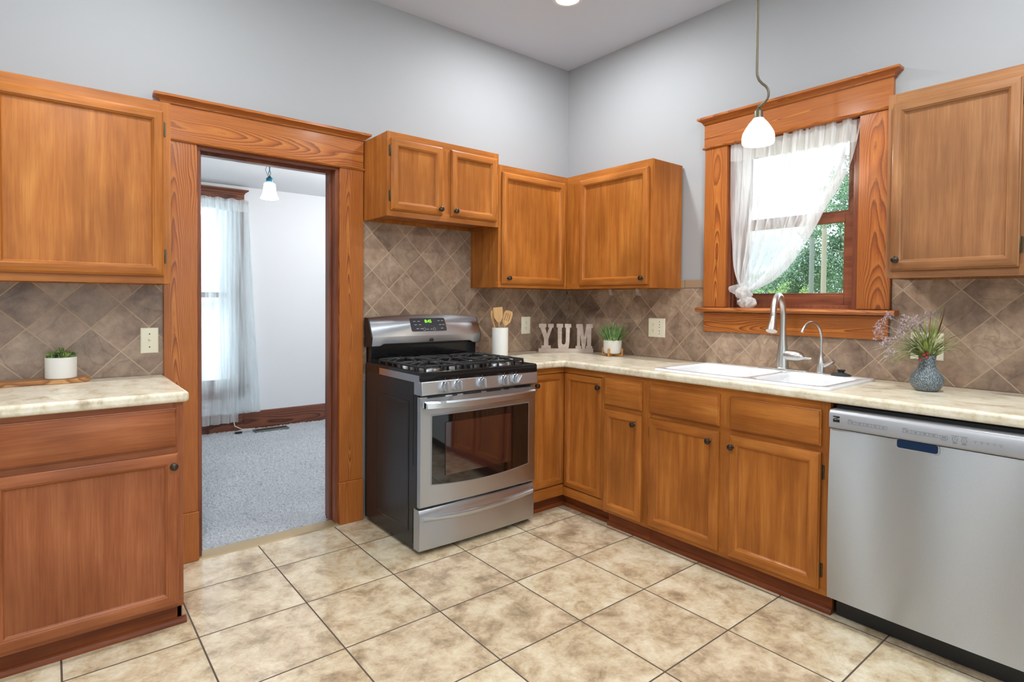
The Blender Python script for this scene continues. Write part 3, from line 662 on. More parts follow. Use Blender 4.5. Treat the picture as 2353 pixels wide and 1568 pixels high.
o = build('worktop', prism_holes([(-3.62, -.010), (-2.632, -.010), (-2.632, -.638), (-3.62, -.638)], [], .874, .914), counter_m, bevel=.013, seg=4)
tag(o, 'short cream marbled worktop left of the doorway, holding the cutting board', 'worktop', 'laminate worktops')
arc = [(-.638-.03+.03*math.cos(math.radians(t_)), -.638-.03+.03*math.sin(math.radians(t_))) for t_ in range(0, 91, 15)]
outer = [(-.884, -.010), (-.010, -.010), (-.010, -2.82), (-.638, -2.82)] + arc + [(-.884, -.638)]
o = build('worktop', prism_holes(outer, [rrect(-.572, -.100, -2.09, -1.28, .04, 4)], .874, .914), counter_m, bevel=.013, seg=4)
tag(o, 'long L-shaped cream marbled worktop running from the range past the sink', 'worktop', 'laminate worktops')

# ------------------------------------------------------------------ sink
def sink():
    bm = bmesh.new()
    def ring(pts, z):
        return [bm.verts.new((x, y, z)) for x, y in pts]
    def bridge(a, b):
        n = len(a)
        for i in range(n): bm.faces.new((a[i], a[(i+1) % n], b[(i+1) % n], b[i]))
    def rr(e, r): return rrect(-.600+e, -.070-e, -2.122+e, -1.250-e, r, 6)
    o0, o1, o2, o3 = ring(rr(0, .03), .9145), ring(rr(0, .03), .920), ring(rr(.003, .028), .9245), ring(rr(.008, .025), .926)
    bridge(o0, o1); bridge(o1, o2); bridge(o2, o3)
    es = [bm.edges.get((o3[i], o3[(i+1) % len(o3)])) for i in range(len(o3))]
    for (y0, y1) in ((-1.742, -1.284), (-2.088, -1.772)):
        def br(e, r): return rrect(-.566+e, -.160-e, y0+e, y1-e, r, 6)
        b0, b1, b2, b3, b4 = ring(br(0, .055), .926), ring(br(.005, .052), .923), ring(br(.012, .05), .912), ring(br(.028, .05), .765), ring(br(.05, .045), .748)
        bridge(b0, b1); bridge(b1, b2); bridge(b2, b3); bridge(b3, b4); bm.faces.new(b4)
        es += [bm.edges.get((b0[i], b0[(i+1) % len(b0)])) for i in range(len(b0))]
    bmesh.ops.triangle_fill(bm, use_beauty=True, edges=es)
    bmesh.ops.recalc_face_normals(bm, faces=bm.faces); bm.verts.index_update()
    m = MB(); m.v = [v.co.copy() for v in bm.verts]; m.f = [tuple(v.index for v in f.verts) for f in bm.faces]; m.m = [0]*len(m.f); bm.free(); return m
s_ = thing('kitchen_sink', 'white enamel double-bowl drop-in sink under the window', 'sink', (-.335, -1.686, .914))
b_ = build('basin', sink(), white_e, s_, smooth=50)
for yy in (-1.513, -1.93):
    build('drain', MB().lathe((-.36, yy, .7485), (0, 0, 1), [(.04, 0), (.04, .003), (.032, .004), (.03, .0015), (.0001, .0015)]), nickel, s_)
build('maker_mark', MB().lathe((-.125, -1.762, .9262), (0, 0, 1), [(.016, 0), (.016, .0006), (.013, .0006), (.013, .0003)], 24, wob=lambda u, h: 1 if True else 1), print_w, s_)

# faucet
ZD = .926
fa = thing('kitchen_faucet', 'tall brushed nickel pull-down faucet with side lever behind the sink', 'faucet', (-.108, -1.70, ZD))
build('deck_plate', prism_holes(rrect(-.135, -.082, -1.83, -1.575, .026, 6), [], ZD, ZD+.007), nickel, fa, bevel=.002)
build('body', MB().lathe((-.108, -1.70, ZD+.006), (0, 0, 1), [(.034, 0), (.034, .004), (.0305, .008), (.030, .03), (.028, .07), (.024, .11), (.0185, .15), (.0158, .19), (.0155, .20)], 32), nickel, fa)
P0 = V((-.108, -1.70, 0)); P1 = V((-.305, -1.742, 0)); dr_ = (P1-P0)
pts = [P0+V((0, 0, z)) for z in (1.13, 1.17, 1.20)]
for k in range(0, 17):
    t_ = k/16*PI; u = (1-math.cos(t_))/2
    pts.append(P0+dr_*(u*.93)+V((0, 0, 1.20+.108*math.sin(t_))))
build('spout', MB().tube(pts, .0148, 20), nickel, fa)
q = P0+dr_*.93
build('spray_head', MB().tube([q+V((0, 0, 1.247)), q+V((0, 0, 1.205)), q+dr_*.01+V((0, 0, 1.19)), q+dr_*.06+V((0, 0, 1.165)), q+dr_*.12+V((0, 0, 1.135)), q+dr_*.125+V((0, 0, 1.133))][1:], [.0155, .0165, .020, .0255, .026], 24), nickel, fa)
build('lever', MB().tube([(-.108, -1.715, 1.002), (-.108, -1.735, 1.002), (-.108, -1.765, 1.002), (-.108, -1.79, 1.000), (-.108, -1.802, .997), (-.108, -1.812, .995), (-.108, -1.835, .994), (-.108, -1.845, .996)], [.025, .029, .029, .025, .018, .008, .006, .004], 20), nickel, fa)
tp = thing('water_filter_tap', 'small slender gooseneck drinking water tap right of the faucet', 'tap', (-.098, -1.885, ZD))
build('body', MB().lathe((-.098, -1.885, ZD), (0, 0, 1), [(.024, 0), (.024, .004), (.0205, .007), (.0205, .03), (.018, .05), (.0135, .068), (.008, .09), (.0068, .10)], 24), nickel, tp)
pts = [V((-.098, -1.885, z)) for z in (1.02, 1.06, 1.10)]
for k in range(1, 15):
    t_ = k/14*PI*.86; pts.append(V((-.098-.086*(1-math.cos(t_)), -1.885+.010*(1-math.cos(t_)), 1.10+.078*math.sin(t_))))
build('spout', MB().tube(pts, [.0062]*(len(pts)-2)+[.0062, .0072], 14), nickel, tp)
build('lever', MB().tube([(-.098, -1.895, .958), (-.105, -1.915, .972), (-.112, -1.945, .990), (-.113, -1.948, .994)], [.009, .0095, .012, .010], 14), nickel, tp)
st = thing('sink_stopper', 'dark grey rubber sink stopper lying on the sink rim right of the taps', 'stopper', (-.115, -1.985, ZD))
build('flange', MB().lathe((-.115, -1.985, ZD+.0005), (0, 0, 1), [(.043, 0), (.044, .003), (.036, .008), (.022, .012), (.02, .014)], 28), black_r, st)
build('grip', MB().lathe((-.115, -1.985, ZD+.013), (0, 0, 1), [(.014, 0), (.013, .006), (.018, .012), (.018, .015), (.014, .016)], 24), black_p, st)

# ------------------------------------------------------------------ gas range
RA0, RA1 = -1.6405, -.888; RC = (RA0+RA1)/2
rg = thing('gas_range', 'stainless steel and black freestanding gas range with five burners', 'range cooker', LW(RC, 0, .33))
bd = MB(); bd.rect_rings(Fr((0, 0, 0), (1, 0, 0), (0, -1, 0)), RA0+.004, RA1-.004, .022, .905, [(0, .03), (0, .628)])
build('body', bd, black_side, rg, bevel=.004)
SF = Fr((RA0+.004, 0, 0), (0, -1, 0), (-1, 0, 0))
sp = MB().rect_rings(SF, .17, .545, .10, .76, [(0, 0), (0, .0025), (.006, .004), (.014, .0015), (.02, .001)], cap0=False)
sp.fb(SF, .582, .590, .44, .80, 0, .0015).fb(SF, .582, .590, .05, .22, 0, .0015)
build('side_panel', sp, black_side, rg)
for a in (RA0+.05, RA1-.05):
    for d in (.1, .58):
        build('foot', MB().lathe(LW(a, 0, d), (0, 0, 1), [(.018, 0), (.018, .008), (.008, .010), (.008, .024)], 14), black_p, rg)
# cooktop
ct = MB().loops([[LW(a, z, d) for a, d in ((RA0+e, .06), (RA1-e, .06), (RA1-e, .672-e), (RA0+e, .672-e))] for z, e in ((.868, .002), (.872, 0), (.906, 0), (.914, .004), (.916, .012), (.912, .02), (.908, .035))])
build('cooktop', ct, black_g, rg)
# stainless side trim visible under the cooktop edge
build('cooktop_side_trim', MB().fb(LW, RA0-.001, RA0+.002, .862, .898, .22, .655), steel_x, rg)
# control panel (slanted)
cp = MB().profile(LW, RA0+.001, RA1-.001, [(.60, .800), (.672, .800), (.682, .806), (.676, .868), (.60, .870)])
build('control_panel', cp, steel_x, rg, bevel=.002)
for i, (a, z) in enumerate(((-1.506, .838), (-1.428, .838), (-1.277, .838), (-1.128, .839), (-1.046, .840))):
    n_ = V((0, -1, .09)).normalized(); b0 = LW(a, z, .679)
    kb = build('control_knob', MB().lathe(b0, n_, [(.030, 0), (.030, .003), (.0275, .006), (.0265, .020), (.024, .024), (.0001, .0245)], 32), steel_x, rg)
    ang = math.radians(-8 if i < 4 else 35); u_ = V((math.sin(ang), 0, math.cos(ang)))
    build('grip', MB().bar(b0+n_*.030-u_*.026, b0+n_*.030+u_*.026, .010, .016, upv=n_), silver_m, kb, bevel=.004)
    tk = MB().fb(LW, a-.0015, a+.0015, z+.034, z+.040, .676, .6795)
    build('printed_mark', tk, print_d, rg)
# oven door
od = MB(); DZ0, DZ1 = .242, .792
dr = thing  # alias guard
def bow(a, k=.010): x = (a-RC)/.378; return k*(1-x*x)
pts = []
N = 16
front = []
dm = MB()
for i in range(N+1):
    a = RA0+.003+(RA1-RA0-.006)*i/N; b = bow(a)
    front.append([LW(a, DZ0, .632), LW(a, DZ0, .656+b), LW(a, DZ0+.006, .662+b), LW(a, DZ1-.006, .662+b), LW(a, DZ1, .656+b), LW(a, DZ1, .632)])
dm.loops(front)
odoor = build('oven_door', dm, steel_x, rg)
def strip_poly(top, bot, d, th, n=24, a0=0, a1=0):
    L_ = []
    for i in range(n+1):
        a = a0+(a1-a0)*i/n; b = bow(a); L_.append([LW(a, bot(a), .640), LW(a, bot(a), d+b+th), LW(a, top(a), d+b+th), LW(a, top(a), .640)])
    return MB().loops(L_)
gx = lambda a: (a-RC)/.318
build('window_rim', strip_poly(lambda a: .700, lambda a: .350-.020*(1-gx(a)**2), .662, .003, a0=-1.580, a1=-.942), silver_m, odoor)
build('window_glass', strip_poly(lambda a: .695, lambda a: .355-.020*(1-gx(a)**2), .662, .005, a0=-1.575, a1=-.947), glass_b, odoor)
iw = MB().rect_rings(LW, -1.500, -1.078, .388, .655, [(0, .670), (0, .6776), (.002, .6778)], cap0=False, cap1=True)
build('inner_window', iw, mat('tinted_oven_glass', (.045, .014, .010), .05, spec=.8, IOR=1.7), odoor)
sl = MB()
for a0, a1 in ((-1.60, -1.50), (-1.455, -1.43), (-1.39, -1.28), (-1.24, -1.15), (-1.12, -1.09), (-1.04, -.93)): sl.fb(LW, a0, a1, .787, .791, .66, .667+bow((a0+a1)/2))
build('vent_slot', sl, black_p, odoor)
hl = []
for i in range(25):
    a = RA0+.018+(RA1-RA0-.036)*i/24; x = (a-RC)/.36; b = .018+.034*(1-x**4*1.0); zc = .752+.004*(1-x*x)*-1
    hl.append([LW(a, zc-.020, .662+b-.010), LW(a, zc-.014, .668+b), LW(a, zc+.012, .670+b), LW(a, zc+.020, .660+b), LW(a, zc+.012, .654+b), LW(a, zc-.012, .654+b)])
hm = MB().loops(hl)
for a in (RA0+.03, RA1-.03): hm.fb(LW, a-.012, a+.012, .738, .766, .655, .690)
build('handle', hm, steel_x, odoor, smooth=50)
# drawer
dw = []
for i in range(N+1):
    a = RA0+.003+(RA1-RA0-.006)*i/N; b = bow(a)
    dw.append([LW(a, .024, .60), LW(a, .024, .650+b), LW(a, .030, .656+b), LW(a, .195, .660+b), LW(a, .225, .648+b), LW(a, .229, .642+b), LW(a, .229, .60)])
drw = build('storage_drawer', MB().loops(dw), steel_x, rg)
hl = []
for i in range(25):
    a = RA0+.02+(RA1-RA0-.04)*i/24; x = (a-RC)/.36; zc = .186-.022*(1-x*x); b = bow(a)
    hl.append([LW(a, zc-.016, .656+b), LW(a, zc-.006, .668+b), LW(a, zc+.008, .672+b), LW(a, zc+.015, .668+b), LW(a, zc+.014, .654+b)])
build('pull_lip', MB().loops(hl), steel_x, drw)
build('gap_shadow_strip', MB().fb(LW, RA0+.006, RA1-.006, .226, .246, .60, .640), black_p, rg)
# backguard
rb = MB().fb(LW, RA0+.010, RA1-.010, .895, 1.02, .028, .085); rb.fb(LW, RA0+.004, RA1-.004, 1.0, 1.165, .028, .055)
build('riser', rb, black_g, rg, bevel=.004)
vs_ = MB().fb(LW, RC-.30, RC+.30, 1.004, 1.012, .085, .0865)
build('vent_slot', vs_, black_p, rg)
def cons(a):
    x = (a-RC)/.376; tz = 1.168+.014*(1-x*x); e = 1 if abs(x) < .86 else 0
    lo = 1.016 if abs(x) < .80 else (1.016-.012*min(1, (abs(x)-.80)/.05))
    return tz, lo
cl = []; n_ = 60
for i in range(n_+1):
    a = RA0+.004+(RA1-RA0-.008)*i/n_; tz, lo = cons(a)
    cl.append([LW(a, lo, .055), LW(a, lo, .112), LW(a, lo+.004, .118), LW(a, 1.056, .128), LW(a, 1.062, .127), LW(a, tz-.008, .127-.481*(tz-1.070)), LW(a, tz, .121-.481*(tz-1.062)), LW(a, tz, .050)])
con = build('control_console', MB().loops(cl), steel_x, rg)
for a in (RA0+.002, RA1-.002):
    build('console_end_cap', MB().loops([[LW(a-.0035, z, d) for d, z in ((.03, 1.0), (.112, 1.004), (.127, 1.056), (.074, 1.166), (.03, 1.168))], [LW(a+.0035, z, d) for d, z in ((.03, 1.0), (.112, 1.004), (.127, 1.056), (.074, 1.166), (.03, 1.168))]]), black_p, rg)
# display on the slope
P_lo, P_hi = V((0, -.127, 1.062)), V((0, -.076, 1.168)); sv = (P_hi-P_lo).normalized(); nn = V((0, -sv.z, sv.y)).normalized(); nn = V((0, -abs(nn.y), abs(nn.z)))
class Sl:
    n = nn
    def __call__(s, a, z, d): return V((a, 0, 0))+P_lo+sv*z+nn*d
SL = Sl()
def rpoly(F, a0, a1, z0, z1, r, d0, d1, sh=0):
    pts = rrect(a0, a1, z0, z1, r, 5); return MB().loops([[F(x+sh*(y-z0), y, d0) for x, y in pts], [F(x+sh*(y-z0), y, d1) for x, y in pts]])
disp = build('display', rpoly(SL, -1.382, -1.138, .024, .110, .010, -.004, .0016), display_m, con)
def text(body, size, loc, mx, m, parent, name, al='CENTER', ext=.0003):
    cu = bpy.data.curves.new('t', 'FONT'); cu.body = body; cu.size = size; cu.align_x = al; cu.align_y = 'CENTER'; cu.extrude = ext
    ob = bpy.data.objects.new('t', cu); C.objects.link(ob); dg = bpy.context.evaluated_depsgraph_get(); me = bpy.data.meshes.new_from_object(ob.evaluated_get(dg))
    bpy.data.objects.remove(ob); me.materials.clear(); me.materials.append(m); me.name = name
    mw = mx.copy(); me.transform(mw); o = bpy.data.objects.new(name, me); C.objects.link(o); o.location = V(loc); WL[o.name] = V(loc)
    if parent is not None: o.parent = parent; o.location = V(loc)-wloc(parent)
    return o
mxL = Matrix((V((1, 0, 0)), sv, nn)).transposed().to_4x4()
text('8:45', .028, SL(-1.258, .088, .0022), mxL, green_led, disp, 'clock_digits')
pr = MB()
for a, z in ((p_-.018, q_+.005) for p_, q_ in ((-1.335, .084), (-1.305, .084), (-1.33, .062), (-1.30, .062), (-1.322, .036), (-1.295, .036), (-1.165, .086), (-1.140, .086), (-1.160, .060), (-1.137, .060), (-1.152, .036))):
    pr.hexa([SL(a-.008, z-.0014, .0015), SL(a+.008, z-.0014, .0015), SL(a+.008, z-.0014, .0022), SL(a-.008, z-.0014, .0022), SL(a-.008, z+.0014, .0015), SL(a+.008, z+.0014, .0015), SL(a+.008, z+.0014, .0022), SL(a-.008, z+.0014, .0022)])
for a, s__ in ((-1.272, -1), (-1.247, 1)):
    for q_ in (-1, 1): pr.bar(SL(a, .036+s__*.003, .0018), SL(a+q_*.007, .036-s__*.003, .0018), .0018, .0008, upv=nn)
for a in (-1.294, -1.225): pr.lathe(SL(a, .037, .0014), nn, [(.009, 0), (.009, .0006), (.0078, .0006), (.0078, .0003)], 20, cap1=False, cap0=False)
build('printed_legend', pr, print_w, disp)
def logo(F, a, z, d, s, m, par, n2=None):
    l = MB(); h = s/2; th = .0006
    l.fb(F, a-h, a+h, z+h*.62, z+h, d, d+th); l.fb(F, a-h, a+h, z-h, z-h*.30, d, d+th); l.fb(F, a-h, a-h*.5, z-h*.3, z-h*.02, d, d+th)
    l.prism(F, [(a-h, z+h*.05), (a-h*.2, z+h*.05), (a+h, z+h*.45), (a+h, z+h*.62), (a+h*.3, z+h*.62)], d, d+th)
    l.prism(F, [(a-h*.4, z-h*.3), (a+h*.2, z-h*.02), (a+h, z-h*.02), (a+h, z-h*.3)], d, d+th)
    return build('logo', l, m, par, smooth=0)
logo(LW, -1.252, 1.038, .1242, .026, logo_m, con)
# burners and grates
for a, d, r in ((-1.49, .25, .042), (-1.49, .50, .046), (-1.264, .37, .040), (-1.04, .25, .038), (-1.04, .50, .048)):
    bn = build('burner', MB().lathe(LW(a, .906, d), (0, 0, 1), [(r+.014, 0), (r+.012, .004), (r, .007), (r, .013), (r*.6, .013)], 28), alum, rg)
    build('burner_cap', MB().lathe(LW(a, .919, d), (0, 0, 1), [(r*.92, 0), (r*.95, .003), (r*.88, .008), (r*.3, .010), (.0001, .010)], 28), iron, bn)
def grate(a0, a1, burners, mid):
    g = MB(); zt = .942; d0, d1 = .135, .610; w_, h_ = .010, .012; e = .03
    poly = [(a0+e, d0), (a1-e, d0), (a1, d0+e), (a1, d1-e), (a1-e, d1), (a0+e, d1), (a0, d1-e), (a0, d0+e)]
    for i in range(8):
        p, q = poly[i], poly[(i+1) % 8]; g.bar(LW(p[0], zt-.008, p[1]), LW(q[0], zt-.008, q[1]), w_, h_)
    for p in poly[1::2]: g.bar(LW(p[0], zt-.008, p[1]), LW(p[0], .908, p[1]), .010, .010)
    ac = (a0+a1)/2
    for z_ in mid:
        g.bar(LW(a0, zt-.008, z_), LW(a1, zt-.008, z_), w_, h_)
    for (ba, bdp, edges) in burners:
        for ex, ey in edges:
            L0 = V((ex-ba, ey-bdp, 0)); n0 = L0.normalized(); r0 = .016
            pm = (ba+n0.x*min(.065, L0.length*.6), bdp+n0.y*min(.065, L0.length*.6))
            g.bar(LW(ex, zt-.008, ey), LW(pm[0], zt+.002, pm[1]), .009, .012); g.bar(LW(pm[0], zt+.002, pm[1]), LW(ba+n0.x*r0, zt-.002, bdp+n0.y*r0), .009, .011)
            g.bar(LW(ex, zt-.012, ey), LW(ex, .908, ey), .009, .009)
    return build('grate', g, iron, rg, bevel=.002, seg=2)
def sect(a0, a1, bs):
    out = []; ac = (a0+a1)/2
    for d, lo_, hi_ in bs:
        out.append((ac, d, [(a0, d), (a1, d), (a0, lo_+.045), (a1, lo_+.045), (a0, hi_-.045), (a1, hi_-.045), (ac, lo_), (ac, hi_)]))
    return out
grate(-1.612, -1.378, sect(-1.612, -1.378, [(.25, .12, .37), (.50, .37, .625)]), [.372])
grate(-1.372, -1.156, sect(-1.372, -1.156, [(.37, .20, .54)]), [.20, .54])
grate(-1.150, -.916, sect(-1.150, -.916, [(.25, .12, .37), (.50, .37, .625)]), [.372])

# ------------------------------------------------------------------ dishwasher
DA0, DA1 = 2.152, 2.752
dwr = thing('dishwasher', 'stainless steel built-in dishwasher under the right end of the worktop', 'dishwasher', RW(2.452, 0, .3))
build('tub', MB().fb(RW, DA0+.004, DA1-.004, .09, .866, .02, .60), black_p, dwr, bevel=.003)
cpn = MB().profile(RW, DA0, DA1, [(.60, .780), (.655, .780), (.660, .786), (.660, .838), (.652, .850), (.644, .852), (.60, .852)])
cpo = build('control_panel', cpn, silver_m, dwr, bevel=.0015)
dl = []
for i in range(21):
    a = DA0+(DA1-DA0)*i/20; x = (i/20-.5)*2
    row = []
    for k in range(13):
        z = .100+(.776-.100)*k/12; y_ = (k/12-.5)*2; bw = .010*(1-y_*y_)+.004*(1-x*x)
        row.append(RW(a, z, .644+bw))
    dl.append([RW(a, .100, .60)]+row+[RW(a, .776, .60)])
dpo = build('door', MB().loops(dl), steel_y, dwr, smooth=60)
pk = rpoly(RW, 2.378, 2.514, .742, .779, .012, .648, .6515)
build('pocket_rim', pk, silver_m, dpo)
build('pocket_handle', rpoly(RW, 2.384, 2.508, .748, .779, .008, .648, .6522), pull_blue, dpo)
build('toe_kick', MB().fb(RW, DA0+.004, DA1-.004, .004, .095, .54, .565), black_p, dwr, bevel=.002)
logo(RW, 2.180, .818, .660, .024, logo_m, cpo)
pr = MB(); d_ = .6600; th = .0005
def frame_rect(a0, a1, z0, z1, w_=.0007):
    pr.fb(RW, a0, a1, z0, z0+w_, d_, d_+th); pr.fb(RW, a0, a1, z1-w_, z1, d_, d_+th); pr.fb(RW, a0, a0+w_, z0, z1, d_, d_+th); pr.fb(RW, a1-w_, a1, z0, z1, d_, d_+th)
for a0, n_b, wd in ((2.222, 5, .0265), (2.403, 4, .0265)):
    frame_rect(a0, a0+n_b*wd, .807, .819)
    for k in range(n_b):
        x = a0+k*wd; pr.fb(RW, x+.003, x+.0045, .812, .8140, d_, d_+th); pr.fb(RW, x+.009, x+.019, .8140, .8153, d_, d_+th); pr.fb(RW, x+.010, x+.018, .8105, .8118, d_, d_+th)
        if k: pr.fb(RW, x, x+.0006, .807, .819, d_, d_+th)
    pr.fb(RW, a0, a0+.014, .822, .8233, d_, d_+th)
frame_rect(2.514, 2.537, .806, .818); pr.fb(RW, 2.520, 2.532, .8125, .8138, d_, d_+th); pr.fb(RW, 2.520, 2.532, .8095, .8105, d_, d_+th); pr.fb(RW, 2.517, 2.534, .802, .803, d_, d_+th)
for a in (2.557, 2.582):
    pr.lathe(RW(a, .811, d_), RW.n, [(.008, 0), (.008, th), (.0072, th), (.0072, .0002)], 24, cap0=False, cap1=False); pr.lathe(RW(a, .811, d_), RW.n, [(.0012, 0), (.0012, th)], 8)
    pr.fb(RW, a-.010, a+.010, .8225, .8235, d_, d_+th); pr.fb(RW, a-.006, a+.006, .799, .8003, d_, d_+th); pr.fb(RW, a-.006, a+.006, .7965, .7975, d_, d_+th)
for k in range(5):
    a = 2.612+k*.0165; pr.lathe(RW(a, .810, d_), RW.n, [(.0012, 0), (.0012, th)], 8); pr.fb(RW, a-.005, a+.005, .815, .8158, d_, d_+th)
build('printed_legend', pr, print_d, cpo, smooth=0)

# ------------------------------------------------------------------ outlets and switch
def plate(F, ac, zc, w_, h_, label, kinds, cat, grp):
    t_ = thing('outlet_plate' if cat == 'outlet' else 'switch_plate', label, cat, F(ac, zc, .009), grp)
    build('cover', MB().rect_rings(F, ac-w_/2, ac+w_/2, zc-h_/2, zc+h_/2, [(0, .0085), (0, .012), (.004, .0145), (.006, .015)]), ivory, t_)
    for k, kd in enumerate(kinds):
        a = ac+(k-(len(kinds)-1)/2)*.048
        if kd == 'o':
            for dz in (-.0195, .0195):
                so = build('socket', rpoly(F, a-.014, a+.014, zc+dz-.014, zc+dz+.014, .009, .0148, .0165), ivory, t_)
                sm_ = MB().fb(F, a-.0065, a-.0045, zc+dz-.001, zc+dz+.008, .0163, .0169).fb(F, a+.0045, a+.0065, zc+dz, zc+dz+.007, .0163, .0169); sm_.lathe(F(a, zc+dz-.008, .0163), F.n, [(.0025, 0), (.0025, .0006)], 8)
                build('slots', sm_, slot_m, so)
        elif kd == 's':
            build('toggle', MB().fb(F, a-.006, a+.006, zc-.013, zc+.013, .0148, .016), ivory, t_)
            build('toggle', MB().loops([[F(a-.004, zc-.004, .016), F(a+.004, zc-.004, .016), F(a+.004, zc+.006, .016), F(a-.004, zc+.006, .016)], [F(a-.003, zc+.004, .026), F(a+.003, zc+.004, .026), F(a+.003, zc+.010, .024), F(a-.003, zc+.010, .024)]]), ivory, t_)
            sc_ = MB()
            for dz in (-.030, .030): sc_.lathe(F(a, zc+dz, .0148), F.n, [(.003, 0), (.003, .0006)], 10)
            build('screw', sc_, slot_m, t_)
        else:
            sc_ = MB()
            for dz in (-.038, -.020, .004, .020, .038): sc_.lathe(F(a, zc+dz, .0148), F.n, [(.003, 0), (.003, .0008)], 10)
            build('screw', sc_, slot_m, t_)
    return t_
G_O = 'ivory electrical cover plates on the backsplash'
plate(LW, -.410, 1.098, .082, .122, 'ivory double socket on the tiles between the utensil crock and the letter sign', ['o'], 'outlet', G_O)
plate(RW, .840, 1.106, .128, .122, 'wide ivory plate with a socket on the tiles right of the grass pot', ['o', 'b'], 'outlet', G_O)
plate(RW, 2.297, 1.083, .124, .120, 'wide ivory outlet plate on the tiles behind the blue-grey vase', ['b', 'o'], 'outlet', G_O)
plate(LW, -2.688, 1.074, .070, .116, 'ivory light switch beside the left doorway casing', ['s'], 'light switch', G_O)

# ------------------------------------------------------------------ worktop objects
ZT = .9145
# crock with utensils
cx, cy = -.815, -.235
tag(build('utensil_crock', MB().lathe((cx, cy, ZT), (0, 0, 1), [(.048, 0), (.051, .003), (.051, .183), (.050, .186), (.047, .186), (.046, .182), (.046, .01), (.0001, .008)], 40), white_c), 'tall white ceramic crock holding wooden utensils right of the range', 'crock')
vr = V((.777, -.63, 0))   # sideways across the view, for spreading the blades
def blade(name, label, base, top, w_, hgt, slots, tilt=0, round_top=False, th=.004):
    base, top = V(base), V(top); ax = (top-base).normalized(); sd = (vr-ax*vr.dot(ax)).normalized(); n_ = ax.cross(sd)
    class F2:
        n = n_
        def __call__(s, a, z, d): return top+sd*a+ax*z+n_*d
    f2 = F2(); t_ = thing(name, label, 'utensil', base, 'wooden utensils in the white crock')
    build('handle', MB().tube([base, base+(top-base)*.5, top+ax*.004], [.005, .0055, .0065], 12), light_wood, t_)
    if slots:
        holes = [[(x-.0018, hgt*.32), (x+.0018, hgt*.32), (x+.0018, hgt*.80), (x-.0018, hgt*.80)] for x in (-w_*.22, 0, w_*.22)]
    else: holes = []
    if round_top: outl = [(-.007, 0), (.007, 0), (w_*.48, hgt*.30), (w_*.5, hgt*.8), (w_*.38, hgt*.97), (0, hgt), (-w_*.36, hgt*.96), (-w_*.5, hgt*.8), (-w_*.42, hgt*.3)]
    else: outl = [(-.008, 0), (.008, 0), (w_*.48, hgt*.34), (w_*.5, hgt), (-w_*.5, hgt), (-w_*.48, hgt*.34)]
    ph = prism_holes(outl, holes, -th/2, th/2); ph.v = [f2(p.x, p.y, p.z) for p in ph.v]
    build('blade', ph, light_wood, t_, bevel=.001); return t_
c0 = V((cx, cy, ZT+.012))
blade('wooden_turner', 'wooden turner with a plain square blade standing upright in the white crock', c0+vr*.01, c0+vr*-.008+V((0, 0, .205)), .060, .098, False)
blade('wooden_turner', 'wooden slotted turner leaning right in the white crock', c0+vr*-.015+V((.0, .012, 0)), c0+vr*.037+V((-.005, .005, .186)), .058, .100, True, round_top=True)
sp_ = thing('wooden_spoon', 'slim wooden spoon leaning left in the white crock', 'utensil', c0, 'wooden utensils in the white crock')
a_, b_ = c0+vr*.022+V((-.006, -.006, 0)), c0+vr*-.058+V((-.005, -.01, .240))
build('handle', MB().tube([a_, a_+(b_-a_)*.5, b_], [.0045, .005, .006], 12), light_wood, sp_)
build('bowl', MB().tube([b_-(b_-a_).normalized()*.01+V((0, 0, .0)), b_+V((0, 0, .008)), b_+V((.0, 0, .022)), b_+V((0, 0, .036)), b_+V((0, 0, .042))], [.006, .010, .013, .010, .003], 14, flat=.45), light_wood, sp_)
sp_ = thing('wooden_fork', 'wooden utensil with a narrow blade behind the square turner in the crock', 'utensil', c0, 'wooden utensils in the white crock')
a_, b_ = c0+V((.02, .02, 0)), c0+vr*-.034+V((.02, .024, .225))
build('handle', MB().tube([a_, a_+(b_-a_)*.5, b_], [.0045, .005, .006], 12), light_wood, sp_)
build('blade', MB().bar(b_-V((0, 0, .004)), b_+vr*-.006+V((0, 0, .058)), .026, .004, upv=(-.63, -.777, 0)), light_wood, sp_, bevel=.001)

# YUM sign
SLp, SRp = V((-.402, -.140, ZT)), V((-.100, -.372, ZT)); su = (SRp-SLp).normalized(); sn = V((su.y, -su.x, 0)); 
if sn.dot(V((-3, -3, 0))) < 0: sn = -sn
class SG:
    def __call__(s, a, z, d): return SLp+su*a+V((0, 0, z))+sn*d
sg = SG(); K = (SRp-SLp).length/1280
def cv(pts): return [((x-150)*K, (905-y)*K) for x, y in pts]
yum = thing('letter_sign', 'whitewashed wooden letter sign reading YUM in the worktop corner', 'sign', (SLp+SRp)/2)
Yp = [(155, 235), (325, 235), (325, 320), (298, 322), (342, 465), (395, 322), (368, 322), (368, 235), (498, 235), (498, 320), (468, 322), (378, 590), (378, 740), (435, 742), (435, 812), (215, 812), (215, 742), (275, 740), (275, 590), (185, 322), (155, 320)]
Up = [(568, 235), (718, 235), (718, 322), (690, 324), (690, 650), (696, 685), (712, 710), (738, 722), (762, 710), (779, 685), (785, 650), (785, 324), (760, 322), (760, 235), (910, 235), (910, 320), (878, 322), (868, 690), (850, 812), (612, 812), (598, 690), (596, 322), (568, 320)]
Mp = [(1028, 235), (1172, 235), (1215, 535), (1268, 235), (1415, 235), (1415, 325), (1382, 330), (1378, 748), (1408, 752), (1408, 812), (1255, 812), (1255, 750), (1285, 745), (1280, 490), (1235, 812), (1170, 812), (1120, 490), (1118, 745), (1145, 752), (1150, 812), (1015, 812), (1015, 752), (1050, 745), (1050, 330), (1028, 325)]
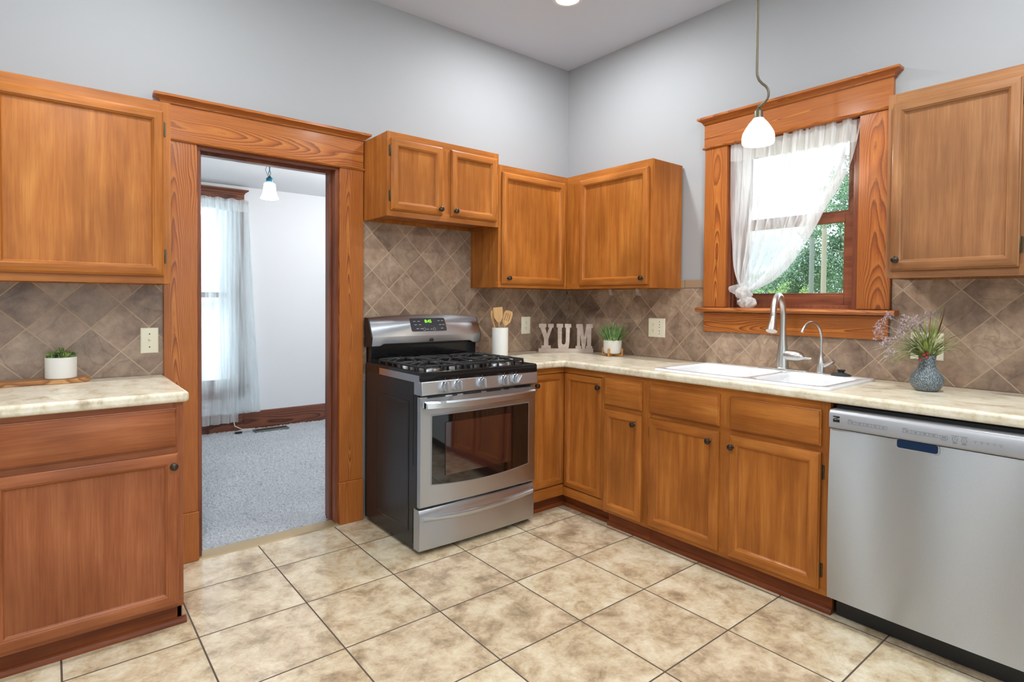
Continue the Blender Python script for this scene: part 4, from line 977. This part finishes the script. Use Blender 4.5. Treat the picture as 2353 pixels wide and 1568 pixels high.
for nm, pl in (('letter_y', Yp), ('letter_u', Up), ('letter_m', Mp)):
    ph = prism_holes(cv(pl), [], -.008, .008); ph.v = [sg(p.x, p.y, p.z) for p in ph.v]; build('letter', ph, wash_wood, yum, bevel=.0008)
bp = prism_holes(cv([(150, 812), (1430, 812), (1430, 905), (150, 905)]), [], -.010, .010); bp.v = [sg(p.x, p.y, p.z) for p in bp.v]; build('base', bp, wash_wood, yum, bevel=.001)

# grass pot on stand
gx_, gy_ = -.165, -.605
ps = thing('plant_stand', 'small light wooden cross stand holding the grass pot right of the letter sign', 'plant stand', (gx_, gy_, ZT))
for k in range(2):
    t_ = math.radians(20+90*k); dv = V((math.cos(t_), math.sin(t_), 0)); build('cross_bar', MB().bar(V((gx_, gy_, ZT+.007+.0005*k))-dv*.066, V((gx_, gy_, ZT+.007+.0005*k))+dv*.066, .014, .012), bamboo, ps, bevel=.002)
    for s__ in (-1, 1):
        p = V((gx_, gy_, ZT))+dv*s__*.0665; build('upright', MB().bar(p+V((0, 0, 0)), p+V((0, 0, .052)), .014, .011, upv=dv), bamboo, ps, bevel=.003)
gp = thing('grass_plant', 'white round pot of upright artificial grass on a light wooden stand', 'potted plant', (gx_, gy_, ZT+.014))
build('pot', MB().lathe((gx_, gy_, ZT+.0145), (0, 0, 1), [(.040, 0), (.052, .004), (.0585, .018), (.0595, .088), (.0575, .090), (.055, .088), (.054, .078)], 40, cap1=False), white_c, gp)
build('soil', MB().lathe((gx_, gy_, ZT+.090), (0, 0, 1), [(.054, 0), (.0001, .002)], 24, cap0=False), soil, gp)
def blade_strip(mb, p0, d0, L_, w_, curl, n=6, mi=0):
    """a thin tapering leaf with a folded cross-section"""
    p = V(p0); d = V(d0).normalized(); side = d.cross(V((0, 0, 1)))
    if side.length < .05: side = V((random.random()-.5, random.random()-.5, 0))
    side.normalize(); rows = []
    for k in range(n+1):
        t_ = k/n; ww = w_*(math.sin(min(1, t_*2.2+.25)*PI/2))*(1-t_**2.2)+.0003
        nv = side.cross(d).normalized(); rows.append([p-side*ww/2, p+nv*ww*.18, p+side*ww/2, p-nv*ww*.06])
        p = p+d*(L_/n); d = (d+V((0, 0, -curl/n))).normalized()
    mb.loops(rows, mi=mi)
gr = MB()
for k in range(260):
    t_ = random.random()*2*PI; r = .048*math.sqrt(random.random()); lean = .08+.85*r/.048*random.uniform(.3, 1.1)
    blade_strip(gr, (gx_+r*math.cos(t_), gy_+r*math.sin(t_), ZT+.088), (math.cos(t_)*lean, math.sin(t_)*lean, 1), random.uniform(.075, .150), random.uniform(.005, .0085), random.uniform(.1, .7), 5)
for t_ in (3.6, 3.9, 3.3, 5.6, 5.2, 4.6, 2.9):
    blade_strip(gr, (gx_+.04*math.cos(t_), gy_+.04*math.sin(t_), ZT+.088), (math.cos(t_), math.sin(t_), 1.1), random.uniform(.09, .12), .005, 2.2, 7)
build('grass', gr, grass_m, gp, smooth=60)['kind'] = 'stuff'

# vase with dried flowers
vx, vy = -.245, -2.362
vs = thing('flower_vase', 'blue-grey textured ceramic vase with a narrow neck near the dishwasher end', 'vase', (vx, vy, ZT))
build('body', MB().lathe((vx, vy, ZT), (0, 0, 1), [(.032, 0), (.040, .003), (.052, .018), (.0585, .036), (.0585, .048), (.053, .064), (.042, .080), (.033, .094), (.030, .108), (.0295, .130), (.031, .146), (.0285, .147), (.026, .14), (.027, .11), (.0001, .10)], 48), vase_m, vs, smooth=60)
fl = thing('dried_flower_bouquet', 'bouquet of grass blades and pale lilac dried flowers in the blue-grey vase', 'dried flowers', (vx, vy, ZT+.10))
top = V((vx, vy, ZT+.128))
lf = MB(); pb = MB(); br_ = MB()
ulz = lambda s_, f_, z_: V((.777*s_+.63*f_, -.63*s_+.777*f_, z_))   # s right in view, f away
random.seed(11)
for k in range(180):
    s0 = random.gauss(-.4, .75); blade_strip(random.choice([lf, lf, pb]), top+V((random.uniform(-.014, .014), random.uniform(-.014, .014), .0)), ulz(s0, random.uniform(-.55, .4), 1.15), random.uniform(.09, .20), random.uniform(.0055, .0088), random.uniform(.6, 1.8), 8)
for s0, L_, cu in ((-1.5, .27, 1.2), (-1.7, .26, .9), (-1.4, .25, 1.8), (-1.9, .24, .6), (-1.0, .24, 1.3), (-1.1, .22, 1.6), (-.9, .24, .9), (-1.2, .23, 2.0), (.75, .19, 1.8), (.6, .2, 2.1), (-.2, .19, 2.6), (-.1, .17, 2.8)):
    blade_strip(pb, top, ulz(s0, -.1, 1.1), L_, .0062, cu, 12)
blade_strip(lf, top, ulz(.33, .05, 1.6), .23, .009, -.3, 10); blade_strip(lf, top, ulz(.52, .0, 1.35), .24, .008, -.9, 10)
for s0, L_, cu in ((.6, .25, -.8), (.62, .235, -.7), (.75, .2, 1.5), (.9, .21, 2.3), (.45, .18, 1.2), (.1, .2, .2), (-.1, .18, .3)): blade_strip(br_, top, ulz(s0, .05, 1.3), L_, .006, cu, 10)
build('green_blades', lf, stem_m, fl, smooth=60)['kind'] = 'stuff'; build('pale_blades', pb, pale_blade, fl, smooth=60)['kind'] = 'stuff'; build('brown_blades', br_, brown_leaf, fl, smooth=60)['kind'] = 'stuff'
for (s0, f0, z0) in ((-.215, -.02, .150), (-.165, .0, .205), (-.185, .02, .175), (-.125, -.03, .165), (-.10, 0, .195), (-.075, -.02, .175), (-.145, -.04, .130), (-.185, -.02, .105), (-.20, 0, .125), (-.155, .02, .085), (-.045, .01, .195), (-.175, -.03, .060), (-.02, .0, .17), (.015, .03, .215), (.045, .03, .21)):
    c_ = top+ulz(s0, f0, z0-.028); bl = MB()
    bl.tube([top+ulz(0, 0, .02), top+ulz(s0*.5, f0*.5, z0*.65), c_], [.0012, .001, .0008], 5)
    for q_ in range(90):
        cc_ = c_+ulz((q_ % 5-2)*.008, (q_ % 3-1)*.006, (q_*7 % 5-2)*.006); v_ = V((random.gauss(0, 1), random.gauss(0, 1), random.gauss(0, 1))).normalized(); blade_strip(bl, cc_+v_*.002, v_, random.uniform(.004, .011), .0034, .2, 3)
    build('blossom', bl, lilac_m, fl, smooth=60)
for s0, f0, z0 in ((-.036, -.03, .058), (-.028, -.035, .046), (-.05, -.03, .036), (-.022, -.03, .062)):
    build('berry', MB().lathe(top+ulz(s0, f0, z0-.035), (0, 0, 1), [(.0001, -.007), (.005, -.005), (.0075, 0), (.005, .005), (.0001, .007)], 14), berry_m, fl)

# cutting board + succulent
bo = []
for k in range(40):
    t_ = 2*PI*k/40; rx, ry = .215, .056; x = rx*math.copysign(abs(math.cos(t_))**.75, math.cos(t_)); y = ry*math.copysign(abs(math.sin(t_))**.6, math.sin(t_)); y += .006*math.sin(3*t_+1)+.004*math.sin(x*40); bo.append((-3.128+x, -.076+y))
tag(build('cutting_board', prism_holes(bo, [], ZT, ZT+.018), olive, bevel=.003), 'oblong olive wood cutting board on the short worktop against the tiles', 'cutting board')
sx, sy, sz = -3.010, -.078, ZT+.0185
su_ = thing('succulent_plant', 'low white round pot of small dark green succulents on the cutting board', 'potted plant', (sx, sy, sz))
build('pot', MB().lathe((sx, sy, sz), (0, 0, 1), [(.050, 0), (.0535, .003), (.0535, .086), (.0525, .088), (.050, .086), (.049, .078)], 44, cap1=False), white_c, su_)
build('soil', MB().lathe((sx, sy, sz+.078), (0, 0, 1), [(.050, 0), (.0001, .003)], 24, cap0=False), soil, su_)
lv = MB(); random.seed(5)
for k in range(9):
    t_ = 2*PI*k/8; r = .034 if k < 8 else 0; c_ = V((sx+r*math.cos(t_), sy+r*math.sin(t_), sz+.084+(.018 if k == 8 else 0)))
    for q_ in range(11):
        a_ = 2*PI*q_/5.5+k; el = .35 if q_ < 6 else 1.1; d_v = V((math.cos(a_)*math.cos(el), math.sin(a_)*math.cos(el), math.sin(el)))
        lv.tube([c_, c_+d_v*.008, c_+d_v*.017+V((0, 0, .002)), c_+d_v*.022+V((0, 0, .004))], [.003, .0065, .006, .0008], 8, flat=.55)
for k in range(14):
    a_ = random.uniform(-.7, .9); blade_strip(lv, (sx+.036, sy-.01, sz+.086), (math.cos(a_*2), math.sin(a_*2), 1.1), random.uniform(.02, .036), .004, .6, 4)
for k in range(5): blade_strip(lv, (sx+random.uniform(-.02, .02), sy, sz+.086), (random.uniform(-1, 1), -.1, 1.2), random.uniform(.045, .065), .004, 2.2, 8)
build('leaves', lv, succ_m, su_, smooth=60)['kind'] = 'stuff'

# ------------------------------------------------------------------ kitchen curtain
cu_ = thing('sheer_curtain', 'white sheer curtain knotted at its lower left in the kitchen window', 'curtain', RW(1.6, 1.25, .01), 'sheer window curtains')
def poly_at(pl, t_):
    ls = [0]
    for i in range(len(pl)-1): ls.append(ls[-1]+math.dist(pl[i], pl[i+1]))
    s_ = t_*ls[-1]
    for i in range(len(pl)-1):
        if s_ <= ls[i+1] or i == len(pl)-2:
            f_ = (s_-ls[i])/(ls[i+1]-ls[i]+1e-9); return (pl[i][0]+(pl[i+1][0]-pl[i][0])*f_, pl[i][1]+(pl[i+1][1]-pl[i][1])*f_)
def smoothed(pl, n=30):
    q_ = [poly_at(pl, i/n) for i in range(n+1)]
    for _ in range(3): q_ = [q_[0]]+[((q_[i-1][0]+2*q_[i][0]+q_[i+1][0])/4, (q_[i-1][1]+2*q_[i][1]+q_[i+1][1])/4) for i in range(1, n)]+[q_[-1]]
    return q_
CL = smoothed([(1.328, 2.172), (1.334, 2.013), (1.338, 1.836), (1.342, 1.660), (1.350, 1.594), (1.352, 1.498), (1.377, 1.409), (1.407, 1.360)])
CR = smoothed([(2.006, 2.178), (1.997, 2.084), (1.971, 1.964), (1.933, 1.864), (1.850, 1.747), (1.818, 1.671), (1.753, 1.565), (1.684, 1.465), (1.620, 1.405), (1.539, 1.358), (1.467, 1.335)])
def curt(u, v, ph=0, amp=.013):
    a, b = poly_at(CL, v), poly_at(CR, v)
    # gather: threads bunch toward the knot
    uu = u; x = a[0]+(b[0]-a[0])*uu; z = a[1]+(b[1]-a[1])*uu
    sag = .10*math.sin(PI*v)*u*(1-u); z -= sag*.6
    f_ = amp*(.55+.45*math.sin(PI*min(1, v*1.3)))*(math.sin(2*PI*9*u+.8*math.sin(5*v)+ph)+.4*math.sin(2*PI*17*u+1.3+2*v))
    x += .006*math.sin(2*PI*9*u+1.4+2*v)*(1-v*.5)
    if v < .02: z += .004*math.sin(2*PI*23*u)
    return RW(x, z, .004+f_*(1-.3*v))
cl_ = MB().grid(curt, 150, 60)
def fold(u0, wd, k_):
    def f_(u, v):
        uu = u0+wd*(u-.5)*(1-.3*v)+.010*math.sin(3*v+k_); p = curt(max(0, min(1, uu)), v); return p+RW.n*(.007+.006*math.sin(PI*u))
    return f_
for u0, wd in ((.07, .05), (.15, .06), (.27, .022), (.36, .028), (.47, .018), (.55, .03), (.64, .02), (.74, .032), (.83, .018), (.93, .035)):
    cl_.grid(fold(u0, wd, u0*9), 6, 60)
build('cloth', cl_, sheer_m, cu_, flip=False, smooth=80)
def hdr(u, v):
    p = curt(u, v*.115*(1+.02*math.sin(40*u))); return p+RW.n*.002
build('rod_pocket', MB().grid(lambda u, v: hdr(u, v), 150, 8), sheer_d, cu_, flip=False, smooth=80)
# selvedge roll toward the knot along the free edge
def roll(u, v):
    b = poly_at(CR, .25+.75*v); a = poly_at(CL, .25+.75*v); t_ = u*(.05+.27*v); return RW(b[0]+(a[0]-b[0])*t_, b[1]+(a[1]-b[1])*t_+.012*u*math.sin(PI*v), .012+.012*math.sin(u*PI))
build('folded_edge', MB().grid(roll, 10, 40), sheer_m, cu_, flip=False, smooth=80)
kc = RW(1.430, 1.325, .012)
def lump(c, rx, rz, rd, seed, f=6., amp=.22, tw=0.):
    m = MB(); nu, nv = 56, 36; L_ = []
    for j in range(nv+1):
        th_ = PI*j/nv; row = []
        for i in range(nu):
            ph_ = 2*PI*i/nu+tw*th_; v_ = V((math.sin(th_)*math.cos(ph_), math.sin(th_)*math.sin(ph_), math.cos(th_)))
            k_ = 1+amp*math.sin(f*ph_+2*math.sin(3*th_+seed))*math.sin(th_)+.12*noise.noise(v_*2.3+V((seed, 0, 0)))
            row.append(c+RW.u*v_.x*rx*k_+RW.n*v_.y*rd*k_+V((0, 0, v_.z*rz*k_)))
        L_.append(row)
    return m.loops(L_)
build('knot', lump(kc, .046, .036, .028, 1.7, 4, .16, 1.6), sheer_d, cu_, smooth=80)
build('tail', lump(RW(1.452, 1.272, .014), .046, .031, .026, 4.1, 7, .22, .6), sheer_d, cu_, smooth=80)
build('flap', MB().grid(lambda u, v: RW(1.345+.085*u, 1.362-.03*v-.005*u+.045*u*(1-v)*.6-.03*v*u, .02+.008*math.sin(6*u+4*v)), 12, 8), sheer_d, cu_, flip=False, smooth=80)
rod = MB().tube([RW(1.322, 2.146, -.014), RW(2.008, 2.146, -.014)], .004, 10)
tag(build('curtain_rod', rod, hinge_m), 'thin brass curtain rod across the top of the kitchen window', 'curtain rod', 'curtain rods')

# next-room curtain
c2 = thing('sheer_curtain', 'long pale blue-white sheer curtain in the room beyond the doorway', 'curtain', NW(-2.1, .1, .08), 'sheer window curtains')
def pan(a0t, a1t, a0b, a1b, zt, zb0, zb1, d, nf, amp, ph):
    def f_(u, v):
        a = (a0t+(a1t-a0t)*u)*(1-v)+(a0b+(a1b-a0b)*u)*v; zb = zb0+(zb1-zb0)*u; z = zt+(zb-zt)*v
        return NW(a, z+(.006*math.sin(60*u) if v < .01 else 0), d+.02*v+amp*math.sin(2*PI*nf*u+ph+.6*math.sin(3*v))*(.5+.5*v)+.3*amp*math.sin(2*PI*nf*2.3*u))
    return f_
build('back_panel', MB().grid(pan(-1.85, -1.565, -1.80, -1.462, 2.185, .18, .185, .065, 3.5, .010, 0), 60, 40), sheer2d, c2, flip=False, smooth=80)
build('front_panel', MB().grid(pan(-2.66, -1.66, -2.70, -1.675, 2.19, .10, .115, .105, 11, .016, 1.), 160, 40), sheer2, c2, flip=False, smooth=80)
build('rod_pocket', MB().grid(lambda u, v: pan(-2.66, -1.575, -2.66, -1.575, 2.195, 2.08, 2.08, .120, 22, .007, 0)(u, v), 200, 6), sheer2, c2, flip=False, smooth=80)
tag(build('curtain_rod', MB().tube([NW(-2.70, 2.175, .092), NW(-1.57, 2.175, .092)], .006, 10), grey_metal), 'slim curtain rod above the window in the room beyond', 'curtain rod', 'curtain rods')

# ------------------------------------------------------------------ lamps
def scallop(u, h): return 1+.035*abs(math.sin(u*PI*9))
pk_ = (-.5, -1.757)
pn = thing('pendant_lamp', 'kitchen pendant with a glowing scalloped glass shade on a curved bronze rod', 'pendant lamp', (-.5, -1.757, 2.0), 'pendant lamps')
pts = [(-.5, -1.743, 2.985), (-.5, -1.744, 2.6), (-.5, -1.745, 2.45), (-.5, -1.7455, 2.338), (-.5, -1.748, 2.318), (-.5, -1.757, 2.295), (-.5, -1.772, 2.276), (-.5, -1.788, 2.260), (-.5, -1.798, 2.245), (-.5, -1.803, 2.228), (-.5, -1.802, 2.212), (-.5, -1.796, 2.198), (-.5, -1.784, 2.186), (-.5, -1.770, 2.178), (-.5, -1.760, 2.170)]
build('rod', MB().tube(pts, .0055, 14), bronze, pn)
build('ceiling_canopy', MB().lathe((-.5, -1.743, 2.999), (0, 0, -1), [(.06, 0), (.06, .006), (.045, .02), (.012, .03), (.006, .04)], 28), bronze, pn)
build('socket', MB().lathe((-.5, -1.757, 2.183), (0, 0, -1), [(.003, 0), (.007, .003), (.007, .012), (.005, .014), (.006, .018), (.014, .024), (.019, .032), (.019, .055), (.021, .060), (.021, .068)], 24), bronze, pn)
build('glass_shade', MB().lathe((-.5, -1.757, 2.120), (0, 0, -1), [(.023, 0), (.028, .008), (.040, .022), (.054, .044), (.066, .066), (.070, .085), (.070, .108), (.067, .116), (.062, .112), (.060, .08), (.03, .02)], 72, wob=lambda u, h: 1+(.035*(abs(math.sin(u*PI*9))-.5) if h > .02 else 0), cap0=False, cap1=False), glow_warm, pn, smooth=70)
l = lamp('bulb_light', 'POINT', (-.5, -1.757, 1.985), PENDANT_W, (1., .88, .72), .03)
pf = (-1.735, 1.45)
p2 = thing('pendant_lamp', 'small bell-shaped glass lamp hanging on a blue chain in the room beyond', 'pendant lamp', (pf[0], pf[1], 2.0), 'pendant lamps')
build('ceiling_canopy', MB().lathe((pf[0], pf[1], NH-.001), (0, 0, -1), [(.055, 0), (.055, .006), (.03, .018), (.008, .03)], 24), bronze, p2)
ch = MB()
for k in range(3):
    z = 2.285-.030*k; r_ = .011; ring_ = []
    for i in range(13):
        t_ = 2*PI*i/12; x, zz = r_*.7*math.cos(t_), r_*1.6*math.sin(t_)
        ring_.append(V((pf[0]+(x if k % 2 == 0 else 0), pf[1]+(x if k % 2 else 0), z+zz)))
    ch.tube(ring_, .0022, 6)
ch.tube([(pf[0]-.01, pf[1], 2.30), (pf[0]-.03, pf[1], 2.25), (pf[0]-.006, pf[1], 2.19)], .002, 6)
build('chain', ch, teal_m, p2)
build('socket', MB().lathe((pf[0], pf[1], 2.205), (0, 0, -1), [(.006, 0), (.012, .008), (.024, .018), (.026, .04), (.022, .05), (.026, .058)], 24), teal_m, p2)
build('glass_shade', MB().lathe((pf[0], pf[1], 2.152), (0, 0, -1), [(.030, 0), (.040, .006), (.043, .03), (.047, .07), (.055, .095), (.066, .118), (.064, .120), (.05, .09), (.04, .05)], 40, cap0=False, cap1=False), glow_next, p2, smooth=70)
lamp('bulb_light', 'POINT', (pf[0], pf[1], 1.99), NEXT_W*.25, (1., .97, .93), .04)
cans = [(-.735, -.735), (-2.75, -1.0), (-.95, -2.75), (-2.75, -3.0), (-4.4, -1.9), (-2.0, -4.4)]
for i, (x, y) in enumerate(cans):
    if i in (0,):
        t_ = thing('recessed_ceiling_light', 'round recessed ceiling light with a white trim ring near the corner', 'ceiling light', (x, y, H-.01))
    else:
        t_ = thing('recessed_ceiling_light', 'round recessed ceiling light behind or above the camera', 'ceiling light', (x, y, H-.01), 'ceiling lights out of view')
    build('trim_ring', MB().lathe((x, y, H-.0005), (0, 0, -1), [(.088, 0), (.086, .005), (.070, .006), (.066, .003), (.066, 0)], 40, cap0=False, cap1=False), white_tr, t_)
    build('diffuser', MB().lathe((x, y, H-.001), (0, 0, -1), [(.067, 0), (.066, .003), (.0001, .0035)], 32), glow_w, t_)
    lo = lamp('can_light', 'AREA', (x, y, H-.008), CAN_W, (.93, .975, 1.), .066)
# unseen dome lamp added as soft fill over the middle of the room
t_ = thing('fill_dome_lamp', 'added unseen fill lamp, a white dome over the middle of the kitchen', 'ceiling light', (-2.9, -3.0, H-.12))
build('base', MB().lathe((-2.9, -3.0, H-.001), (0, 0, -1), [(.2, 0), (.2, .02), (.18, .03)], 40), white_tr, t_)
build('dome', MB().lathe((-2.9, -3.0, H-.03), (0, 0, -1), [(.18, 0), (.17, .04), (.13, .075), (.07, .095), (.0001, .10)], 40), glow_w, t_)
lamp('fill_dome_light', 'POINT', (-2.9, -3.0, H-.30), FILL_DOME_W, (.90, .96, 1.), .16)
# fill lamp added out of sight to brighten the next room
t_ = thing('fill_dome_lamp', 'added fill lamp, a white dome in the room beyond, out of view', 'ceiling light', (-.5, 1.4, NH-.1))
build('dome', MB().lathe((-.5, 1.4, NH-.001), (0, 0, -1), [(.15, 0), (.14, .04), (.09, .075), (.0001, .09)], 36), glow_w, t_)
lamp('fill_dome_light', 'POINT', (-.5, 1.4, NH-.22), NEXT_W, (.96, .98, 1.), .10)

# ------------------------------------------------------------------ floor register
rgs = thing('floor_register', 'grey metal slotted floor register set in the carpet under the far wall', 'floor register', (-1.39, 2.60, .016))
fr_ = MB().box(-1.545, -1.235, 2.545, 2.655, .008, .026)
build('frame', fr_, grey_metal, rgs, bevel=.003)
lv = MB()
for k in range(26): lv.box(-1.53+k*.0112, -1.525+k*.0112, 2.56, 2.64, .0262, .0275)
build('slots', lv, black_p, rgs)

# ------------------------------------------------------------------ outside
struct('ground', MB().box(.2, 20, -40, 8, -.6, -.5).box(20, 90, -40, 60, -.6, -.5), ground_m)
def tree(name, label, base, blobs, n, leaf, m, trunk=None):
    t_ = thing(name, label, 'tree' if 'tree' in name else 'bush', base, 'trees outside the window')
    rnd = random.Random(int(base[0]*10+base[1]*100)); b = MB(); tot = sum(r[3]*r[4] for r in blobs)
    vs, fs = [], []
    for cx_, cy_, cz_, rx, rz in blobs:
        for _ in range(int(n*rx*rz/tot)):
            v_ = V((rnd.gauss(0, 1), rnd.gauss(0, 1), rnd.gauss(0, 1))).normalized()*(rnd.random()**.28)
            # clumps leave gaps of sky
            p = V((cx_+v_.x*rx, cy_+v_.y*rx, cz_+v_.z*rz))
            if noise.noise(p*1.1) < -.12: continue
            n0 = V((rnd.gauss(0, 1), rnd.gauss(0, 1), rnd.gauss(.4, 1))).normalized(); u = n0.orthogonal().normalized(); w_ = n0.cross(u); s_ = leaf*rnd.uniform(.6, 1.3); o = len(vs)
            vs += [p+u*s_, p+w_*s_*.55+n0*s_*.1, p-u*s_, p-w_*s_*.55+n0*s_*.1]; fs.append((o, o+1, o+2, o+3))
    b.add(vs, fs); build('foliage', b, m, t_, flip=False, smooth=0)['kind'] = 'stuff'
    if trunk:
        tm = MB(); x, y, z = base; tm.tube([(x, y, z), (x, y+.1, z+trunk*.4), (x+.1, y, z+trunk)], [.28, .22, .12], 10)
        for k in range(5):
            a_ = k*1.3; tm.tube([(x, y, z+trunk*(.35+.1*k)), (x+1.0*math.cos(a_), y+1.0*math.sin(a_), z+trunk*(.35+.1*k)+1.1), (x+1.9*math.cos(a_), y+1.9*math.sin(a_), z+trunk*(.35+.1*k)+2.2)], [.1, .07, .03], 7)
        build('trunk', tm, bark, t_)
tree('deciduous_tree', 'tall leafy tree filling the right side of the window view', (37, 10.5, -.5), [(37, 11.5, 7.2, 1.9, 3.6), (37, 13.3, 4.4, 1.6, 2.5), (37, 14.8, 3.2, 1.7, 1.9), (37, 16.4, 2.0, 1.7, 1.5), (37, 9.8, 5.6, 2.6, 6.0)], 52000, .085, tree_m, 8)
tree('deciduous_tree', 'darker leafy tree low behind the utility poles', (46, 18.5, -.5), [(46, 18.5, 2.8, 3.4, 2.4), (46, 14.5, 3.0, 3.0, 3.4), (46, 22.5, 2.2, 3.2, 1.9)], 24000, .10, tree_m, 4)
tree('leafy_bush', 'bright yellow-green bush at the bottom of the window view', (33, 13.4, -.5), [(33, 13.5, 1.5, 1.3, 1.2), (33, 15.5, 1.0, 1.6, 1.2)], 9000, .06, tree_l)
tree('deciduous_tree', 'nearer leafy branches hanging in front of the pole tops', (27, 7.0, -.5), [(27.6, 9.5, 5.75, .75, .65), (27.6, 10.3, 5.0, .6, .45), (27.6, 8.5, 7.0, .9, 1.7), (27.6, 7.3, 5.5, 1.6, 2.6)], 9000, .065, tree_m, 5)
for i, (x, y, h_, m_) in enumerate(((30, 10.54, 8.2, pole_m), (31, 11.62, 7.2, pole_g))):
    up_ = thing('utility_pole', ['pale weathered wooden utility pole, the right of the two outside', 'greyer wooden utility pole, the left of the two outside'][i], 'utility pole', (x, y, -.5), 'utility poles outside')
    build('pole', MB().lathe((x, y, -.5), (0, 0, 1), [(.15, 0), (.11, h_)], 16), m_, up_)
def sagw(p, q, s_, n=14): return [V(p).lerp(V(q), k/n)-V((0, 0, s_*4*(k/n)*(1-k/n))) for k in range(n+1)]
wr = MB().tube(sagw((30, 10.0, 4.2), (12, 1.2, 3.0), .3), .012, 5).tube(sagw((30, 10.54, 5.6), (20, 16.5, -.3), .0), .012, 5)
tag(build('guy_wire', wr, pole_m), 'thin pale wires running down from the utility poles outside', 'wire')
